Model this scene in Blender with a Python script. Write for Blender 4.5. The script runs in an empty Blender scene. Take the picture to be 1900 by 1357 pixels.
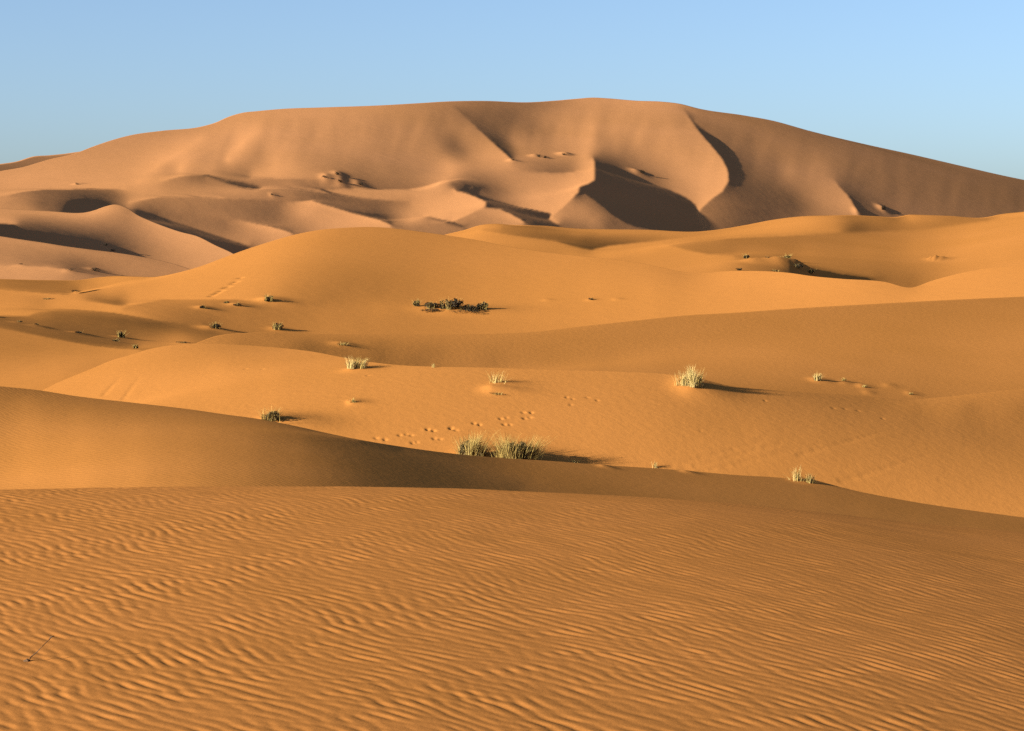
import math
import numpy as np

# ---------------------------------------------------------------- view and sun
F = 4000.0            # focal length in pixels of the 1900 px wide photograph
UC, VH = 950.0, 480.0  # principal column, horizon row
SUN_EL, SUN_AZ = math.radians(15.0), math.radians(28.0)   # azimuth: behind the left shoulder
LV = np.array([-math.cos(SUN_EL) * math.cos(SUN_AZ), -math.cos(SUN_EL) * math.sin(SUN_AZ), math.sin(SUN_EL)])
AMB, KS = 0.055, 1.86

def lin(r):
    c = np.asarray(r, float) / 255.0
    return np.where(c <= 0.04045, c / 12.92, ((c + 0.055) / 1.055) ** 2.4)

def poly(pts, u):
    p = np.array(pts, float)
    return np.interp(u, p[:, 0], p[:, 1])

def smooth_poly(pts, u):
    """monotone-ish cubic (Catmull-Rom) through the points"""
    p = np.array(pts, float)
    x, y = p[:, 0], p[:, 1]
    d = np.diff(y) / np.diff(x)
    m = np.empty_like(y)
    m[0], m[-1] = d[0], d[-1]
    h = np.diff(x)
    m[1:-1] = (d[:-1] * h[1:] + d[1:] * h[:-1]) / (h[1:] + h[:-1])
    u = np.clip(u, x[0], x[-1])
    k = np.clip(np.searchsorted(x, u) - 1, 0, len(x) - 2)
    t = (u - x[k]) / h[k]
    return ((2 * t**3 - 3 * t**2 + 1) * y[k] + (t**3 - 2 * t**2 + t) * h[k] * m[k]
            + (-2 * t**3 + 3 * t**2) * y[k + 1] + (t**3 - t**2) * h[k] * m[k + 1])

# ---------------------------------------------------------------- light and shade sketch the slopes are bent to: sharp edges, smooth in between
def paint(u0, u1, v0, v1, res, curves, points, blur=1, soft=40):
    W, H = int((u1 - u0) / res) + 1, int((v1 - v0) / res) + 1
    val, wgt, hard = np.zeros((H, W)), np.zeros((H, W)), np.zeros((H, W), bool)
    def put(u, v, x):
        i, j = int(round((u - u0) / res)), int(round((v - v0) / res))
        if 0 <= i < W and 0 <= j < H:
            val[j, i] += x; wgt[j, i] += 1
    for c in curves:
        for (a, b) in zip(c[:-1], c[1:]):
            du, dv = b[0] - a[0], b[1] - a[1]
            L = math.hypot(du, dv)
            if L == 0: continue
            nu, nv = dv / L, -du / L          # left of travel on the picture
            n = max(2, int(L / (0.5 * res)))
            for k in range(n):
                t = k / n
                u, v = a[0] + du * t, a[1] + dv * t
                put(u + nu * res * 0.75, v + nv * res * 0.75, a[2] + (b[2] - a[2]) * t)
                put(u - nu * res * 0.75, v - nv * res * 0.75, a[3] + (b[3] - a[3]) * t)
    hard[:] = wgt > 0
    for p in points:
        r = 3.0
        for a in np.arange(-r, r + .1, res):
            for b in np.arange(-r, r + .1, res):
                put(p[0] + a, p[1] + b, p[2])
    levels = [(val, wgt)]
    while min(levels[-1][0].shape) > 8:
        a, w = levels[-1]
        a = np.pad(a, ((0, a.shape[0] % 2), (0, a.shape[1] % 2))); w = np.pad(w, ((0, w.shape[0] % 2), (0, w.shape[1] % 2)))
        f = lambda q: q[::2, ::2] + q[1::2, ::2] + q[::2, 1::2] + q[1::2, 1::2]
        levels.append((f(a), f(w)))
    x = None
    for a, w in reversed(levels):
        fix = w > 0
        tgt = np.where(fix, a / np.maximum(w, 1e-9), 0)
        if x is None:
            x = np.full(a.shape, tgt[fix].mean() if fix.any() else 150.0)
        else:
            x = np.repeat(np.repeat(x, 2, 0), 2, 1)[:a.shape[0], :a.shape[1]]
        x = np.where(fix, tgt, x)
        for it in range(60):
            p = np.pad(x, 1, mode='edge')
            y = 0.25 * (p[:-2, 1:-1] + p[2:, 1:-1] + p[1:-1, :-2] + p[1:-1, 2:])
            x = np.where(fix, tgt, y)
    for _ in range(soft):                          # let the single points melt into their surroundings
        p = np.pad(x, 1, mode='edge')
        y = 0.25 * (p[:-2, 1:-1] + p[2:, 1:-1] + p[1:-1, :-2] + p[1:-1, 2:])
        x = np.where(hard, x, y)
    for _ in range(blur):
        p = np.pad(x, 1, mode='edge')
        x = 0.5 * x + 0.125 * (p[:-2, 1:-1] + p[2:, 1:-1] + p[1:-1, :-2] + p[1:-1, 2:])
    return x

def sample(img, u0, v0, res, U, V):
    x = np.clip((U - u0) / res, 0, img.shape[1] - 1.001); y = np.clip((V - v0) / res, 0, img.shape[0] - 1.001)
    i, j = x.astype(int), y.astype(int)
    a, b = x - i, y - j
    return ((1 - a) * (1 - b) * img[j, i] + a * (1 - b) * img[j, i + 1] + (1 - a) * b * img[j + 1, i] + a * b * img[j + 1, i + 1])

# ---------------------------------------------------------------- light and shade -> surface
def solve_p(S, q):
    """slope to the right that gives a face of view slope q the cosine S to the sun"""
    ca, cb, se = -LV[0], -LV[1], LV[2]
    c0 = cb * q + se
    A, B, C = ca * ca - S * S, 2 * ca * c0, c0 * c0 - S * S * (1 + q * q)
    D = B * B - 4 * A * C
    r = (-B + np.sqrt(np.maximum(D, 0))) / (2 * A)
    r = np.where(D < 0, 0.9, r)
    return np.clip(r, -0.62, 0.75)

def lsq(a, b, wu, wv, lam, x0, prior, iters):
    """min wu (dx_i - a)^2 + wv (dx_j - b)^2 + lam (x - prior)^2 by preconditioned CG"""
    def At(gu, gv):
        o = np.zeros_like(x0)
        o[:, 1:] += gu; o[:, :-1] -= gu
        o[1:, :] += gv; o[:-1, :] -= gv
        return o
    def A(x):
        return At(wu * np.diff(x, axis=1), wv * np.diff(x, axis=0)) + lam * x
    diag = np.zeros_like(x0) + lam
    diag[:, 1:] += wu; diag[:, :-1] += wu; diag[1:, :] += wv; diag[:-1, :] += wv
    rhs = At(wu * a, wv * b) + lam * prior
    x = x0.copy(); r = rhs - A(x); z = r / diag; p = z.copy(); rz = (r * z).sum()
    for _ in range(iters):
        q = A(p); al = rz / (p * q).sum()
        x += al * p; r -= al * q
        z = r / diag; n = (r * z).sum()
        if n < 1e-16: break
        p = z + (n / rz) * p; rz = n
    return x

def solve_layer(ly):
    nu, nv = ly['n']
    us = np.linspace(ly['u'][0], ly['u'][1], 400)
    vt, vb = smooth_poly(ly['top'], us), poly(ly['bot'], us)
    v0, v1 = vt.min() - 4, vb.max() + 4
    img = paint(ly['u'][0], ly['u'][1], v0, v1, 2.0, ly.get('curves', []), ly['points'], ly.get('blur', 1), ly.get('soft', 40))
    g = ly.get('contrast', 1.0)
    if 'flutes' in ly:                              # soft slide marks running down the steep faces
        amp, seed = ly['flutes']
        rng = np.random.default_rng(seed)
        uu = ly['u'][0] + 2.0 * np.arange(img.shape[1])[None]; vv = v0 + 2.0 * np.arange(img.shape[0])[:, None]
        top = smooth_poly(ly['top'], uu[0])[None]
        t = np.clip((vv - top) / 140.0, 0, 1)
        f = np.zeros_like(img)
        for k in range(26):
            lam, ph = rng.uniform(16, 75), rng.uniform(0, 6.28)
            f += np.sin(6.283 * (uu + rng.uniform(-0.25, 0.35) * (vv - top) + 10 * np.sin(vv / rng.uniform(25, 60) + ph)) / lam + ph) * np.sin(3.14 * np.clip(t * rng.uniform(0.8, 1.6), 0, 1)) * math.sqrt(lam / 75)
        img = img + amp * f * (img > 95) * np.clip((uu - 230) / 200, 0.15, 1) / 3.0
    S = np.clip((lin(240 * (np.maximum(img, 0) / 240) ** g) - AMB) / KS, 0, 0.9)
    r = None
    for k in (8, 4, 2, 1):
        if nv // k < 8: continue
        r = solve_level(ly, nu // k, nv // k, S, v0, r, {8: 900, 4: 500, 2: 250, 1: ly.get('fine', 100)}[k], k)
    return r

def cross(a, b):
    o = np.empty_like(a)
    for i, j, k in ((0, 1, 2), (1, 2, 0), (2, 0, 1)):
        o[..., i] = a[..., j] * b[..., k] - a[..., k] * b[..., j]
    return o

def resize(a, shape):
    y = np.linspace(0, a.shape[0] - 1.0001, shape[0]); x = np.linspace(0, a.shape[1] - 1.0001, shape[1])
    j, i = y.astype(int), x.astype(int)
    b, c = (y - j)[:, None], (x - i)[None]
    return ((1 - b) * (1 - c) * a[j][:, i] + (1 - b) * c * a[j][:, i + 1] + b * (1 - c) * a[j + 1][:, i] + b * c * a[j + 1][:, i + 1])

def solve_level(ly, nu, nv, Simg, v0, prev, rounds, level):
    u = np.linspace(ly['u'][0], ly['u'][1], nu)
    vt, vb = smooth_poly(ly['top'], u), poly(ly['bot'], u)
    s = np.linspace(0, 1, nv)                      # 0 at the foot, 1 at the crest
    U = np.repeat(u[None], nv, 0)
    V = vb[None] + (vt - vb)[None] * s[:, None]
    yt, yb = smooth_poly(ly['ytop'], u), smooth_poly(ly['ybot'], u)
    X1, Z1 = (U - UC) / F, -(V - VH) / F           # ray = (X1, 1, Z1)
    zb, zt = -(vb - VH) / F * yb, -(vt - VH) / F * yt
    qq = (zt - zb) / (yt - yb)
    w0 = np.log((zb - qq * yb)[None] / (Z1 - qq[None]))
    S = sample(Simg, ly['u'][0], v0, 2.0, U, np.clip(V, vt[None] + 1, None))
    S = np.where(S < 0.012, -ly.get('deep', 0.012), S)       # shade: turned just out of the sun
    w = w0.copy()
    if prev is not None:
        w = w0 + resize(prev['w'] - prev['w0'], w0.shape)
    R = np.stack([X1, np.ones_like(X1), Z1], -1)
    w, w0, R, S = (x.astype(np.float32) for x in (w, w0, R, S)); LF = LV.astype(np.float32)
    cen = lambda x: 0.25 * (x[1:, 1:] + x[1:, :-1] + x[:-1, 1:] + x[:-1, :-1])
    St = cen(S)
    Rc = 0.25 * (R[1:, 1:] + R[1:, :-1] + R[:-1, 1:] + R[:-1, :-1])
    kap, lam, mu0 = ly.get('kappa', 0.03), ly.get('lam', 3e-3), ly.get('mu', 1.0)
    su = np.exp(-np.abs(np.diff(St, axis=1)) / 0.03); sv = np.exp(-np.abs(np.diff(St, axis=0)) / 0.03)
    shade = St < 0
    q0 = qq[None] * 0.5 + 0.5 * np.concatenate([qq[1:], qq[-1:]])[None]
    q0 = np.repeat(cen(np.repeat(qq[None], 2, 0)), nv - 1, 0)
    m1, m2 = np.zeros_like(w), np.zeros_like(w)
    lr0 = np.abs(np.gradient(w0, axis=0)) * 0.12
    lr0 = (0.5 * lr0 + 0.5 * lr0.mean()).astype(np.float32); q0 = q0.astype(np.float32)
    for it in range(rounds):
        mu = mu0 + max(mu0, 0.4) * {8: 60, 4: 8, 2: 1, 1: 0}[level] * (1 - it / rounds) ** 2
        P = np.exp(w)[..., None] * R
        d1 = P[1:, 1:] - P[:-1, :-1]; d2 = P[1:, :-1] - P[:-1, 1:]
        N = cross(d1, d2)
        L = np.maximum(np.sqrt((N * N).sum(-1, keepdims=True)), 1e-12)
        n = N / L
        Sn = n @ LF
        r = Sn - St
        r = np.where(shade & (r < 0), 0.35 * r, r)
        g = (2 * r)[..., None] * LF
        # keep near the expected view slope (n_y + q0 n_z = 0)
        e2 = n[..., 1] + q0 * n[..., 2]
        g[..., 1] += 2 * kap * e2; g[..., 2] += 2 * kap * e2 * q0
        # smoothness away from the sharp edges
        du_ = (n[:, 1:] - n[:, :-1]) * su[..., None]; dv_ = (n[1:] - n[:-1]) * sv[..., None]
        g[:, 1:] += mu * du_; g[:, :-1] -= mu * du_; g[1:] += mu * dv_; g[:-1] -= mu * dv_
        # stay visible, and no overhangs
        vis = np.maximum((n * Rc).sum(-1) + 0.012, 0)
        g += (40 * vis)[..., None] * Rc
        oh = np.minimum(n[..., 2] - 0.75, 0)
        g[..., 2] += 20 * oh
        gN = (g - n * (g * n).sum(-1, keepdims=True)) / L
        g1 = cross(d2, gN); g2 = cross(gN, d1)
        G = np.zeros_like(P)
        G[1:, 1:] += g1; G[:-1, :-1] -= g1; G[1:, :-1] += g2; G[:-1, 1:] -= g2
        gw = (G * P).sum(-1) + 2 * lam * (w - w0)
        m1 = 0.9 * m1 + 0.1 * gw; m2 = 0.98 * m2 + 0.02 * gw * gw
        lr = lr0 * (0.5 + 0.5 * math.cos(math.pi * it / rounds)) + 0.02 * lr0
        w = w - lr * (m1 / (1 - 0.9 ** (it + 1))) / (np.sqrt(m2 / (1 - 0.98 ** (it + 1))) + 1e-9)
    w = np.maximum(w.astype(float), math.log(ly.get('near', 1.0))); R = R.astype(float)
    P = np.exp(w)[..., None] * R
    n = normals(P)
    return dict(P=P, U=U, V=V, S=S, S2=np.clip(n @ LV, 0, 1), w=w, w0=w0, n=n)

def normals(P):
    a = np.gradient(P, axis=1); b = np.gradient(P, axis=0)
    n = np.cross(a, b)
    return n / np.maximum(np.linalg.norm(n, axis=-1, keepdims=True), 1e-12)

# ---------------------------------------------------------------- the dunes, traced
LAYERS = {}

GREAT_TOP = [(-300, 402), (-150, 363), (0, 318), (44, 310), (88, 297), (142, 284), (173, 272), (243, 251), (300, 243),
             (374, 235), (399, 228), (424, 217), (450, 209.5), (477, 206.5), (521, 202.5), (600, 199.5), (700, 196),
             (780, 191.5), (830, 188.5), (900, 187.5), (980, 190), (1030, 187), (1070, 183.5), (1100, 181.3), (1125, 182.5),
             (1180, 187), (1230, 189), (1260, 192.5), (1298, 202), (1381, 214.5), (1433, 224), (1502, 243), (1606, 268),
             (1693, 287), (1779, 307), (1866, 327), (1900, 334), (2000, 356), (2200, 400)]
EAST_TOP = [(600, 520), (780, 452), (825, 436), (860, 427.5), (894, 417.5), (919, 415.5), (950, 417.6), (1014, 419.5), (1077, 424.7),
            (1124, 425.7), (1200, 426.5), (1300, 429.5), (1330, 426.5), (1380, 418.5), (1435, 408), (1489, 401.5), (1544, 400),
            (1577, 399.5), (1626, 401.5), (1660, 403), (1690, 398.5), (1711, 399), (1763, 401), (1829, 403.5), (1859, 397.5),
            (1900, 393), (2050, 380), (2200, 372)]
ORANGE_TOP = [(-300, 512), (0, 518), (90, 520), (150, 519.5), (186, 514.5), (215, 512.5), (255, 513.5), (285, 514), (312, 510), (367, 496),
              (416, 478), (450, 465.5), (492, 451.5), (544, 436.5), (589, 427.5), (640, 423), (704, 422), (738, 425), (808, 434),
              (877, 444.5), (946, 458), (1016, 468.5), (1057, 473.5), (1119, 479.5), (1189, 489), (1240, 499.5), (1275, 506),
              (1310, 506.5), (1345, 503.5), (1400, 503), (1468, 507), (1502, 512), (1560, 517.5), (1640, 523), (1693, 533.5),
              (1727, 522), (1762, 512), (1814, 501), (1900, 491), (2050, 478), (2200, 470)]
BAND_TOP = [(-300, 860), (230, 720), (310, 668), (355, 641), (372, 634), (398, 624.5), (438, 619), (495, 617), (600, 620), (738, 620.5), (894, 620),
            (981, 616.5), (1085, 605), (1189, 594), (1260, 586.5), (1364, 580.5), (1468, 573), (1606, 565), (1779, 556), (1900, 550.5),
            (2050, 544), (2200, 540)]
VALLEY_TOP = [(-300, 860), (-50, 790), (60, 735), (106, 711), (159, 689), (212, 667.5), (248, 657), (274, 649), (300, 643.5), (330, 639.5), (362, 637.5),
              (424, 639), (477, 642), (530, 646.5), (583, 653), (625, 661), (669, 669), (738, 677.5), (808, 680.5), (912, 682.5), (1016, 686),
              (1154, 690), (1236, 694.5), (1290, 704), (1330, 714), (1400, 721.5), (1470, 727), (1606, 735), (1675, 742.5),
              (1740, 738), (1800, 732), (1900, 721.5), (2050, 707), (2200, 695)]
RIDGE_TOP = [(-300, 690), (-100, 706), (0, 717), (69, 724), (139, 735), (242, 747), (346, 759), (416, 769), (485, 778.5), (554, 792), (605, 803.5),
             (669, 816.5), (738, 828), (808, 838), (877, 845.6), (946, 851), (1012, 855), (1119, 863), (1240, 871), (1364, 881.5),
             (1468, 889), (1537, 901.5), (1606, 915), (1710, 934), (1814, 949), (1900, 960.5), (2050, 980), (2200, 1000)]
FRONT_TOP = [(-300, 924), (0, 909.5), (130, 906.5), (258, 904.3), (479, 903), (700, 904), (850, 907), (1000, 913.5), (1237, 925.5), (1474, 946),
             (1663, 967.5), (1900, 989.5), (2200, 1020)]

HOLLOW_TOP = [(-300, 386), (-60, 386), (0, 387), (50, 390), (80, 391.5), (105, 393), (125, 394.8), (138, 395.5), (159, 394.5), (177, 390), (195, 383.5), (215, 379.8),
              (236, 386), (256, 399.5), (274, 408), (300, 418.5), (335, 430.5), (367, 439), (400, 455.5), (432, 470.5), (450, 482), (520, 530), (700, 640)]
LOW_TOP = [(-300, 420), (-80, 429), (0, 438.5), (35, 444), (80, 450.5), (124, 457.5), (177, 464.5), (221, 470), (256, 475.5), (300, 484), (345, 497), (420, 530), (560, 600)]

def shifted(pts, dv):
    return [(a, b + dv) for a, b in pts]

def edge(top, dv, vals):
    """values laid along a crest, dv below it"""
    return [[(a, float(smooth_poly(top, np.array([a]))[0]) + dv, r, r) for a, r in vals]]

def lower(top, *tops, least=60):
    """foot of a layer: a little below the highest of the crests that stand before it"""
    us = np.arange(-700, 2621, 20.0)
    v = np.min([smooth_poly(t, us) for t in tops], axis=0) + 14
    v = np.maximum(v, smooth_poly(top, us) + least)
    for _ in range(3):
        v[1:-1] = np.maximum(v[1:-1], 0.25 * v[:-2] + 0.5 * v[1:-1] + 0.25 * v[2:])
    return list(zip(us, v))

LAYERS['great'] = dict(flutes=(3.8, 4), contrast=1.04, near=640, deep=0.03, fine=260, blur=0, kappa=0.01, lam=1.5e-3, mu=0.3, u=(-240, 2140), n=(1080, 180), top=GREAT_TOP, bot=lower(GREAT_TOP, EAST_TOP, ORANGE_TOP, HOLLOW_TOP, least=90),
    ytop=[(-300, 900), (0, 985), (300, 1085), (700, 1190), (1100, 1300), (1300, 1360), (1600, 1440), (1900, 1560), (2200, 1680)],
    ybot=[(-300, 700), (0, 755), (300, 790), (700, 875), (1100, 945), (1300, 990), (1480, 1060), (1590, 1050), (1900, 1220), (2200, 1330)],
    curves=edge(GREAT_TOP, 6, [(-240, 215), (0, 215), (100, 215), (170, 205), (250, 200), (300, 200), (380, 212), (440, 222), (500, 215), (600, 212),
            (700, 205), (780, 190), (830, 175), (900, 150), (980, 150), (1030, 175), (1080, 205), (1130, 205), (1180, 215), (1250, 205), (1275, 180), (1300, 168),
            (1400, 160), (1500, 145), (1600, 142), (1700, 140), (1800, 138), (1900, 132), (2140, 130)]) + [
        # bright little spurs of the left flank
        [(255, 338, 235, 235), (300, 300, 238, 238), (335, 283, 235, 235), (375, 255, 230, 230)],
        [(334, 319, 238, 238), (335, 308, 235, 235), (351, 294, 225, 225), (374, 282, 215, 215), (399, 268, 213, 213)],
        [(422, 298, 240, 240), (427, 285, 238, 238), (450, 264, 238, 238), (468, 247, 232, 232), (486, 236, 220, 220)],
        [(465, 331, 228, 175), (520, 332, 228, 165), (580, 333, 205, 165), (600, 334, 195, 160)],
        # small slip face
        [(300, 338, 225, 205), (325, 330, 228, 185), (348, 326, 215, 165), (385, 324.5, 205, 110), (400, 328.5, 195, 75), (424, 334.5, 170, 75), (450, 339, 175, 60), (478, 345.5, 180, 55), (486, 348, 185, 150)],
        [(385, 328.5, 90, 160), (400, 334, 75, 170), (424, 341, 70, 178), (450, 347, 60, 182), (478, 351, 60, 190)],
        [(240, 378, 220, 200), (265, 372, 225, 170), (300, 365, 225, 175), (362, 365, 220, 170), (406, 368, 222, 160), (459, 370, 205, 140), (512, 373, 180, 150), (525, 374, 165, 165)],
        # pyramid
        [(530, 374.5, 160, 185), (545, 375, 150, 210), (560, 374, 140, 230), (578, 372.5, 130, 238)],
        [(578, 372.5, 115, 235), (605, 381, 85, 225), (629, 388, 80, 225), (653, 395.5, 75, 232), (676, 401, 75, 240), (700, 407, 55, 242), (715, 413, 30, 242), (726, 418, 60, 240)],
        [(480, 352, 200, 175), (534, 350, 190, 160), (566, 353, 205, 130), (605, 358.5, 215, 110), (640, 363, 215, 120), (680, 369, 205, 125), (718, 372, 205, 135), (760, 375, 200, 170)],
        [(545, 344, 160, 190), (570, 348, 140, 195), (600, 351.5, 130, 210), (647, 352.5, 130, 235), (710, 352.5, 135, 225), (758, 352, 150, 225), (782, 348, 170, 230), (805, 341, 195, 235), (815, 338, 205, 238)],
        # long streak under the saddle
        [(840, 197, 150, 165), (868, 221, 125, 160), (890, 243, 110, 185), (911, 262, 90, 205), (930, 279, 70, 222), (946, 294, 45, 235), (951, 297, 40, 235)],
        [(960, 317, 190, 195), (990, 319.5, 160, 195), (1020, 321, 135, 198), (1045, 321, 140, 200), (1065, 320, 170, 225)],
        # dark wedge
        [(842, 351, 150, 235), (846, 354.5, 90, 240), (864, 358.5, 60, 240), (879, 364.5, 40, 242), (894, 370.5, 30, 243), (901, 375, 25, 243), (902, 383, 25, 225)],
        [(890, 362, 110, 60), (905, 369, 110, 35), (935, 377, 165, 30), (966, 385, 205, 25), (998, 391.5, 228, 22), (1022, 396.5, 238, 20)],
        [(1023, 397, 240, 22), (1018, 407, 240, 25), (1037, 418, 205, 40)],
        [(901, 385, 30, 205), (927, 388, 35, 215), (943, 395, 40, 225), (966, 407.5, 35, 240), (972, 412, 40, 238)],
        [(837, 411, 240, 200), (848, 408.5, 240, 190), (872, 397.5, 240, 195), (899, 385, 243, 205)],
        [(838, 342, 130, 130), (864, 345.5, 75, 75), (887, 350, 75, 75), (905, 354, 92, 92)],
        [(785, 401.5, 230, 200), (800, 403, 238, 140), (821, 408, 240, 90), (845, 413.5, 205, 60), (862, 419, 180, 50)],
        [(800, 407, 110, 185), (821, 412.5, 90, 180), (845, 419.5, 60, 170), (862, 423, 50, 170)],
        # star ridge and its great shadow
        [(1101, 294, 95, 240), (1103, 302, 55, 240), (1103.5, 318, 38, 240), (1103.5, 334, 36, 240), (1092, 341.5, 36, 240), (1075, 347, 25, 240), (1073, 357, 40, 240), (1060, 370, 185, 240), (1044, 386, 195, 240), (1026, 400, 205, 238)],
        [(1150, 312, 110, 60), (1172, 326, 100, 45), (1192, 338, 110, 40), (1220, 346, 145, 38), (1240, 352, 175, 36), (1260, 360, 195, 36), (1280, 371, 205, 36), (1290, 380, 215, 36), (1293, 394, 225, 36), (1299, 411, 170, 38), (1302, 428, 140, 38)],
        [(1085, 360, 40, 130), (1100, 370, 45, 130), (1120, 385, 42, 125), (1140, 402, 42, 130), (1160, 414, 42, 140), (1180, 421, 42, 150), (1210, 426, 42, 120)],
        # curved arete on the right
        [(1268, 202, 165, 190), (1278, 218, 120, 195), (1292, 238, 85, 200), (1305, 254, 65, 205), (1322, 273, 58, 215), (1340, 296, 52, 228), (1350, 316, 50, 238), (1352, 336, 75, 242), (1341, 355, 120, 243), (1321, 369, 145, 243), (1301, 388, 155, 240), (1296, 398, 150, 238)],
        [(1288, 224, 165, 130), (1300, 237, 155, 95), (1330, 258, 145, 75), (1350, 279, 135, 65), (1366, 305, 110, 50), (1370, 324, 95, 55), (1362, 347, 100, 80)],
        [(1548, 335, 150, 185), (1558, 347, 115, 195), (1570, 360, 85, 205), (1580, 373, 72, 210), (1587, 388, 70, 212), (1592, 402, 75, 190)],
        # left hollow
        [(-40, 370, 215, 200), (10, 364, 215, 195), (44, 356, 215, 165), (80, 352.5, 218, 135), (159, 351.5, 222, 125), (205, 351.5, 225, 150), (235, 352, 228, 205)],
        [(0, 386, 200, 200), (50, 389, 190, 190), (80, 391, 150, 150), (105, 393, 120, 120), (125, 394.5, 50, 50), (138, 395.5, 30, 30), (159, 394.5, 30, 30), (177, 390, 32, 32), (195, 383.5, 60, 60), (207, 379.5, 110, 110)],
        [(236, 387, 190, 150), (256, 389.5, 130, 60), (283, 397, 125, 35), (300, 403.5, 140, 30), (332, 414.5, 155, 28), (371, 427, 160, 28), (400, 437, 165, 25), (431, 447, 175, 25), (455, 455, 190, 25), (463, 457, 200, 80)],
        [(425, 407, 150, 165), (445, 409.5, 140, 195), (463, 413, 130, 220), (495, 419, 115, 235), (518, 425, 115, 238), (542, 432.5, 120, 238)],
    ],
    points=[(50, 330, 228), (20, 345, 225), (100, 320, 222), (150, 310, 215), (200, 300, 212), (100, 345, 222), (190, 345, 225), (250, 290, 212), (170, 335, 220), (309, 312, 182), (342, 293, 192), (406, 272, 188), (380, 289, 186), (408, 296, 196),
        (388, 310, 212), (380, 321, 210), (415, 314, 188), (442, 319, 165), (457, 324, 150), (477, 275, 190), (480, 298, 183), (452, 302, 196), (509, 296, 232), (512, 282, 225), (512, 314, 235), (477, 324, 235), (530, 243, 205), (548, 261, 200),
        (565, 296, 195), (565, 317, 200), (539, 321, 218), (455, 336, 170), (500, 342, 172), (320, 345, 178), (350, 345, 172), (400, 347, 178), (300, 350, 195), (270, 352, 215), (362, 357, 222), (415, 361, 228), (441, 356, 222), (477, 357, 205),
        (250, 350, 222), (300, 360, 225), (330, 380, 172), (380, 385, 160), (440, 385, 138), (479, 388, 120), (503, 401, 125), (447, 395, 150), (416, 379, 150), (416, 401, 155), (518, 388, 145), (488, 412, 120), (550, 419, 150), (550, 407, 195),
        (344, 397, 150), (371, 411, 160), (318, 390, 160), (566, 384, 235), (558, 395, 232), (597, 388, 215), (589, 403, 215), (534, 388, 195), (668, 356, 232), (624, 356, 225), (700, 360, 222), (639, 296, 190), (695, 296, 178), (742, 296, 170),
        (774, 311, 178), (710, 319, 178), (647, 311, 168), (671, 332, 142), (703, 340, 148), (758, 340, 163), (797, 327, 195), (605, 318, 172), (640, 342, 140), (652, 254, 200), (711, 230, 185), (745, 237, 190), (704, 306, 183), (773, 289, 190),
        (794, 254, 188), (617, 237, 205), (652, 275, 198), (825, 207, 175), (789, 241, 190), (798, 276, 190), (798, 311, 185), (815, 225, 163), (812, 243, 178), (830, 265, 130), (842, 278, 100), (856, 284, 135), (821, 255, 148), (851, 246, 195),
        (868, 258, 197), (858, 230, 188), (833, 294, 215), (833, 311, 235), (840, 326, 238), (886, 296, 205), (886, 278, 207), (921, 287, 226), (939, 299, 232), (904, 207, 140), (921, 223, 138), (939, 207, 128), (948, 223, 130), (975, 237, 150),
        (992, 244, 160), (1010, 250, 170), (939, 253, 162), (957, 269, 205), (971, 280, 208), (975, 258, 190), (1001, 269, 195), (1028, 276, 200), (1010, 262, 190), (1001, 214, 180), (1028, 223, 200), (1054, 223, 205), (1045, 258, 205), (1063, 285, 215),
        (992, 313, 160), (1019, 315, 142), (1045, 316, 145), (975, 306, 175), (1028, 301, 180), (1060, 306, 168), (957, 347, 195), (1010, 338, 205), (921, 329, 185), (1028, 356, 215), (992, 373, 228), (1045, 366, 232), (895, 322, 180), (868, 322, 185),
        (860, 308, 210), (904, 310, 205), (872, 336, 140), (903, 345, 112), (919, 360, 112), (935, 364, 132), (892, 356, 128), (872, 351, 150), (887, 395, 190), (911, 395, 205), (935, 403, 215), (958, 410, 235), (872, 407, 185), (856, 410, 172),
        (837, 367, 240), (868, 383, 240), (805, 390, 232), (789, 375, 222), (758, 390, 205), (774, 359, 222), (734, 362, 205), (726, 390, 165), (695, 383, 122), (671, 387, 105), (647, 378, 115), (718, 380, 145), (742, 380, 170), (734, 405, 175),
        (758, 411, 210), (766, 409, 235), (789, 409, 198), (813, 417, 170), (837, 424, 165), (774, 422, 150), (742, 421, 135), (1082, 240, 230), (1076, 260, 230), (1098, 278, 240), (1090, 300, 240), (1088, 320, 238), (1070, 340, 238), (1056, 362, 240),
        (1040, 380, 242), (1070, 280, 222), (1085, 354, 26), (1125, 297, 110), (1150, 298, 135), (1125, 312, 48), (1145, 316, 50), (1160, 302, 142), (1200, 328, 145), (1220, 338, 140), (1180, 315, 150), (1200, 380, 40), (1250, 400, 36), (1150, 360, 42),
        (1275, 415, 35), (1200, 410, 42), (1125, 340, 38), (1090, 382, 180), (1112, 400, 180), (1080, 376, 190), (1070, 390, 195), (1050, 400, 200), (1060, 416, 125), (1084, 423, 132), (1100, 413, 212), (1070, 408, 205), (1130, 420, 112), (1120, 409, 160),
        (1140, 250, 205), (1180, 260, 210), (1120, 240, 210), (1116, 256, 190), (1140, 280, 190), (1220, 280, 215), (1260, 290, 220), (1280, 320, 225), (1300, 350, 230), (1250, 320, 205), (1220, 310, 190), (1320, 300, 226), (1250, 340, 190), (1240, 250, 210),
        (1160, 232, 215), (1200, 286, 200), (1364, 237, 165), (1433, 271, 175), (1468, 323, 185), (1399, 288, 150), (1416, 316, 140), (1433, 344, 120), (1385, 323, 112), (1468, 365, 110), (1405, 372, 100), (1364, 376, 120), (1329, 377, 150), (1312, 401, 150),
        (1347, 413, 130), (1381, 406, 95), (1433, 392, 92), (1475, 389, 95), (1409, 399, 86), (1502, 385, 150), (1485, 358, 160), (1509, 358, 180), (1530, 375, 195), (1547, 355, 192), (1558, 377, 205), (1572, 389, 210), (1520, 306, 180), (1530, 270, 160),
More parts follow.
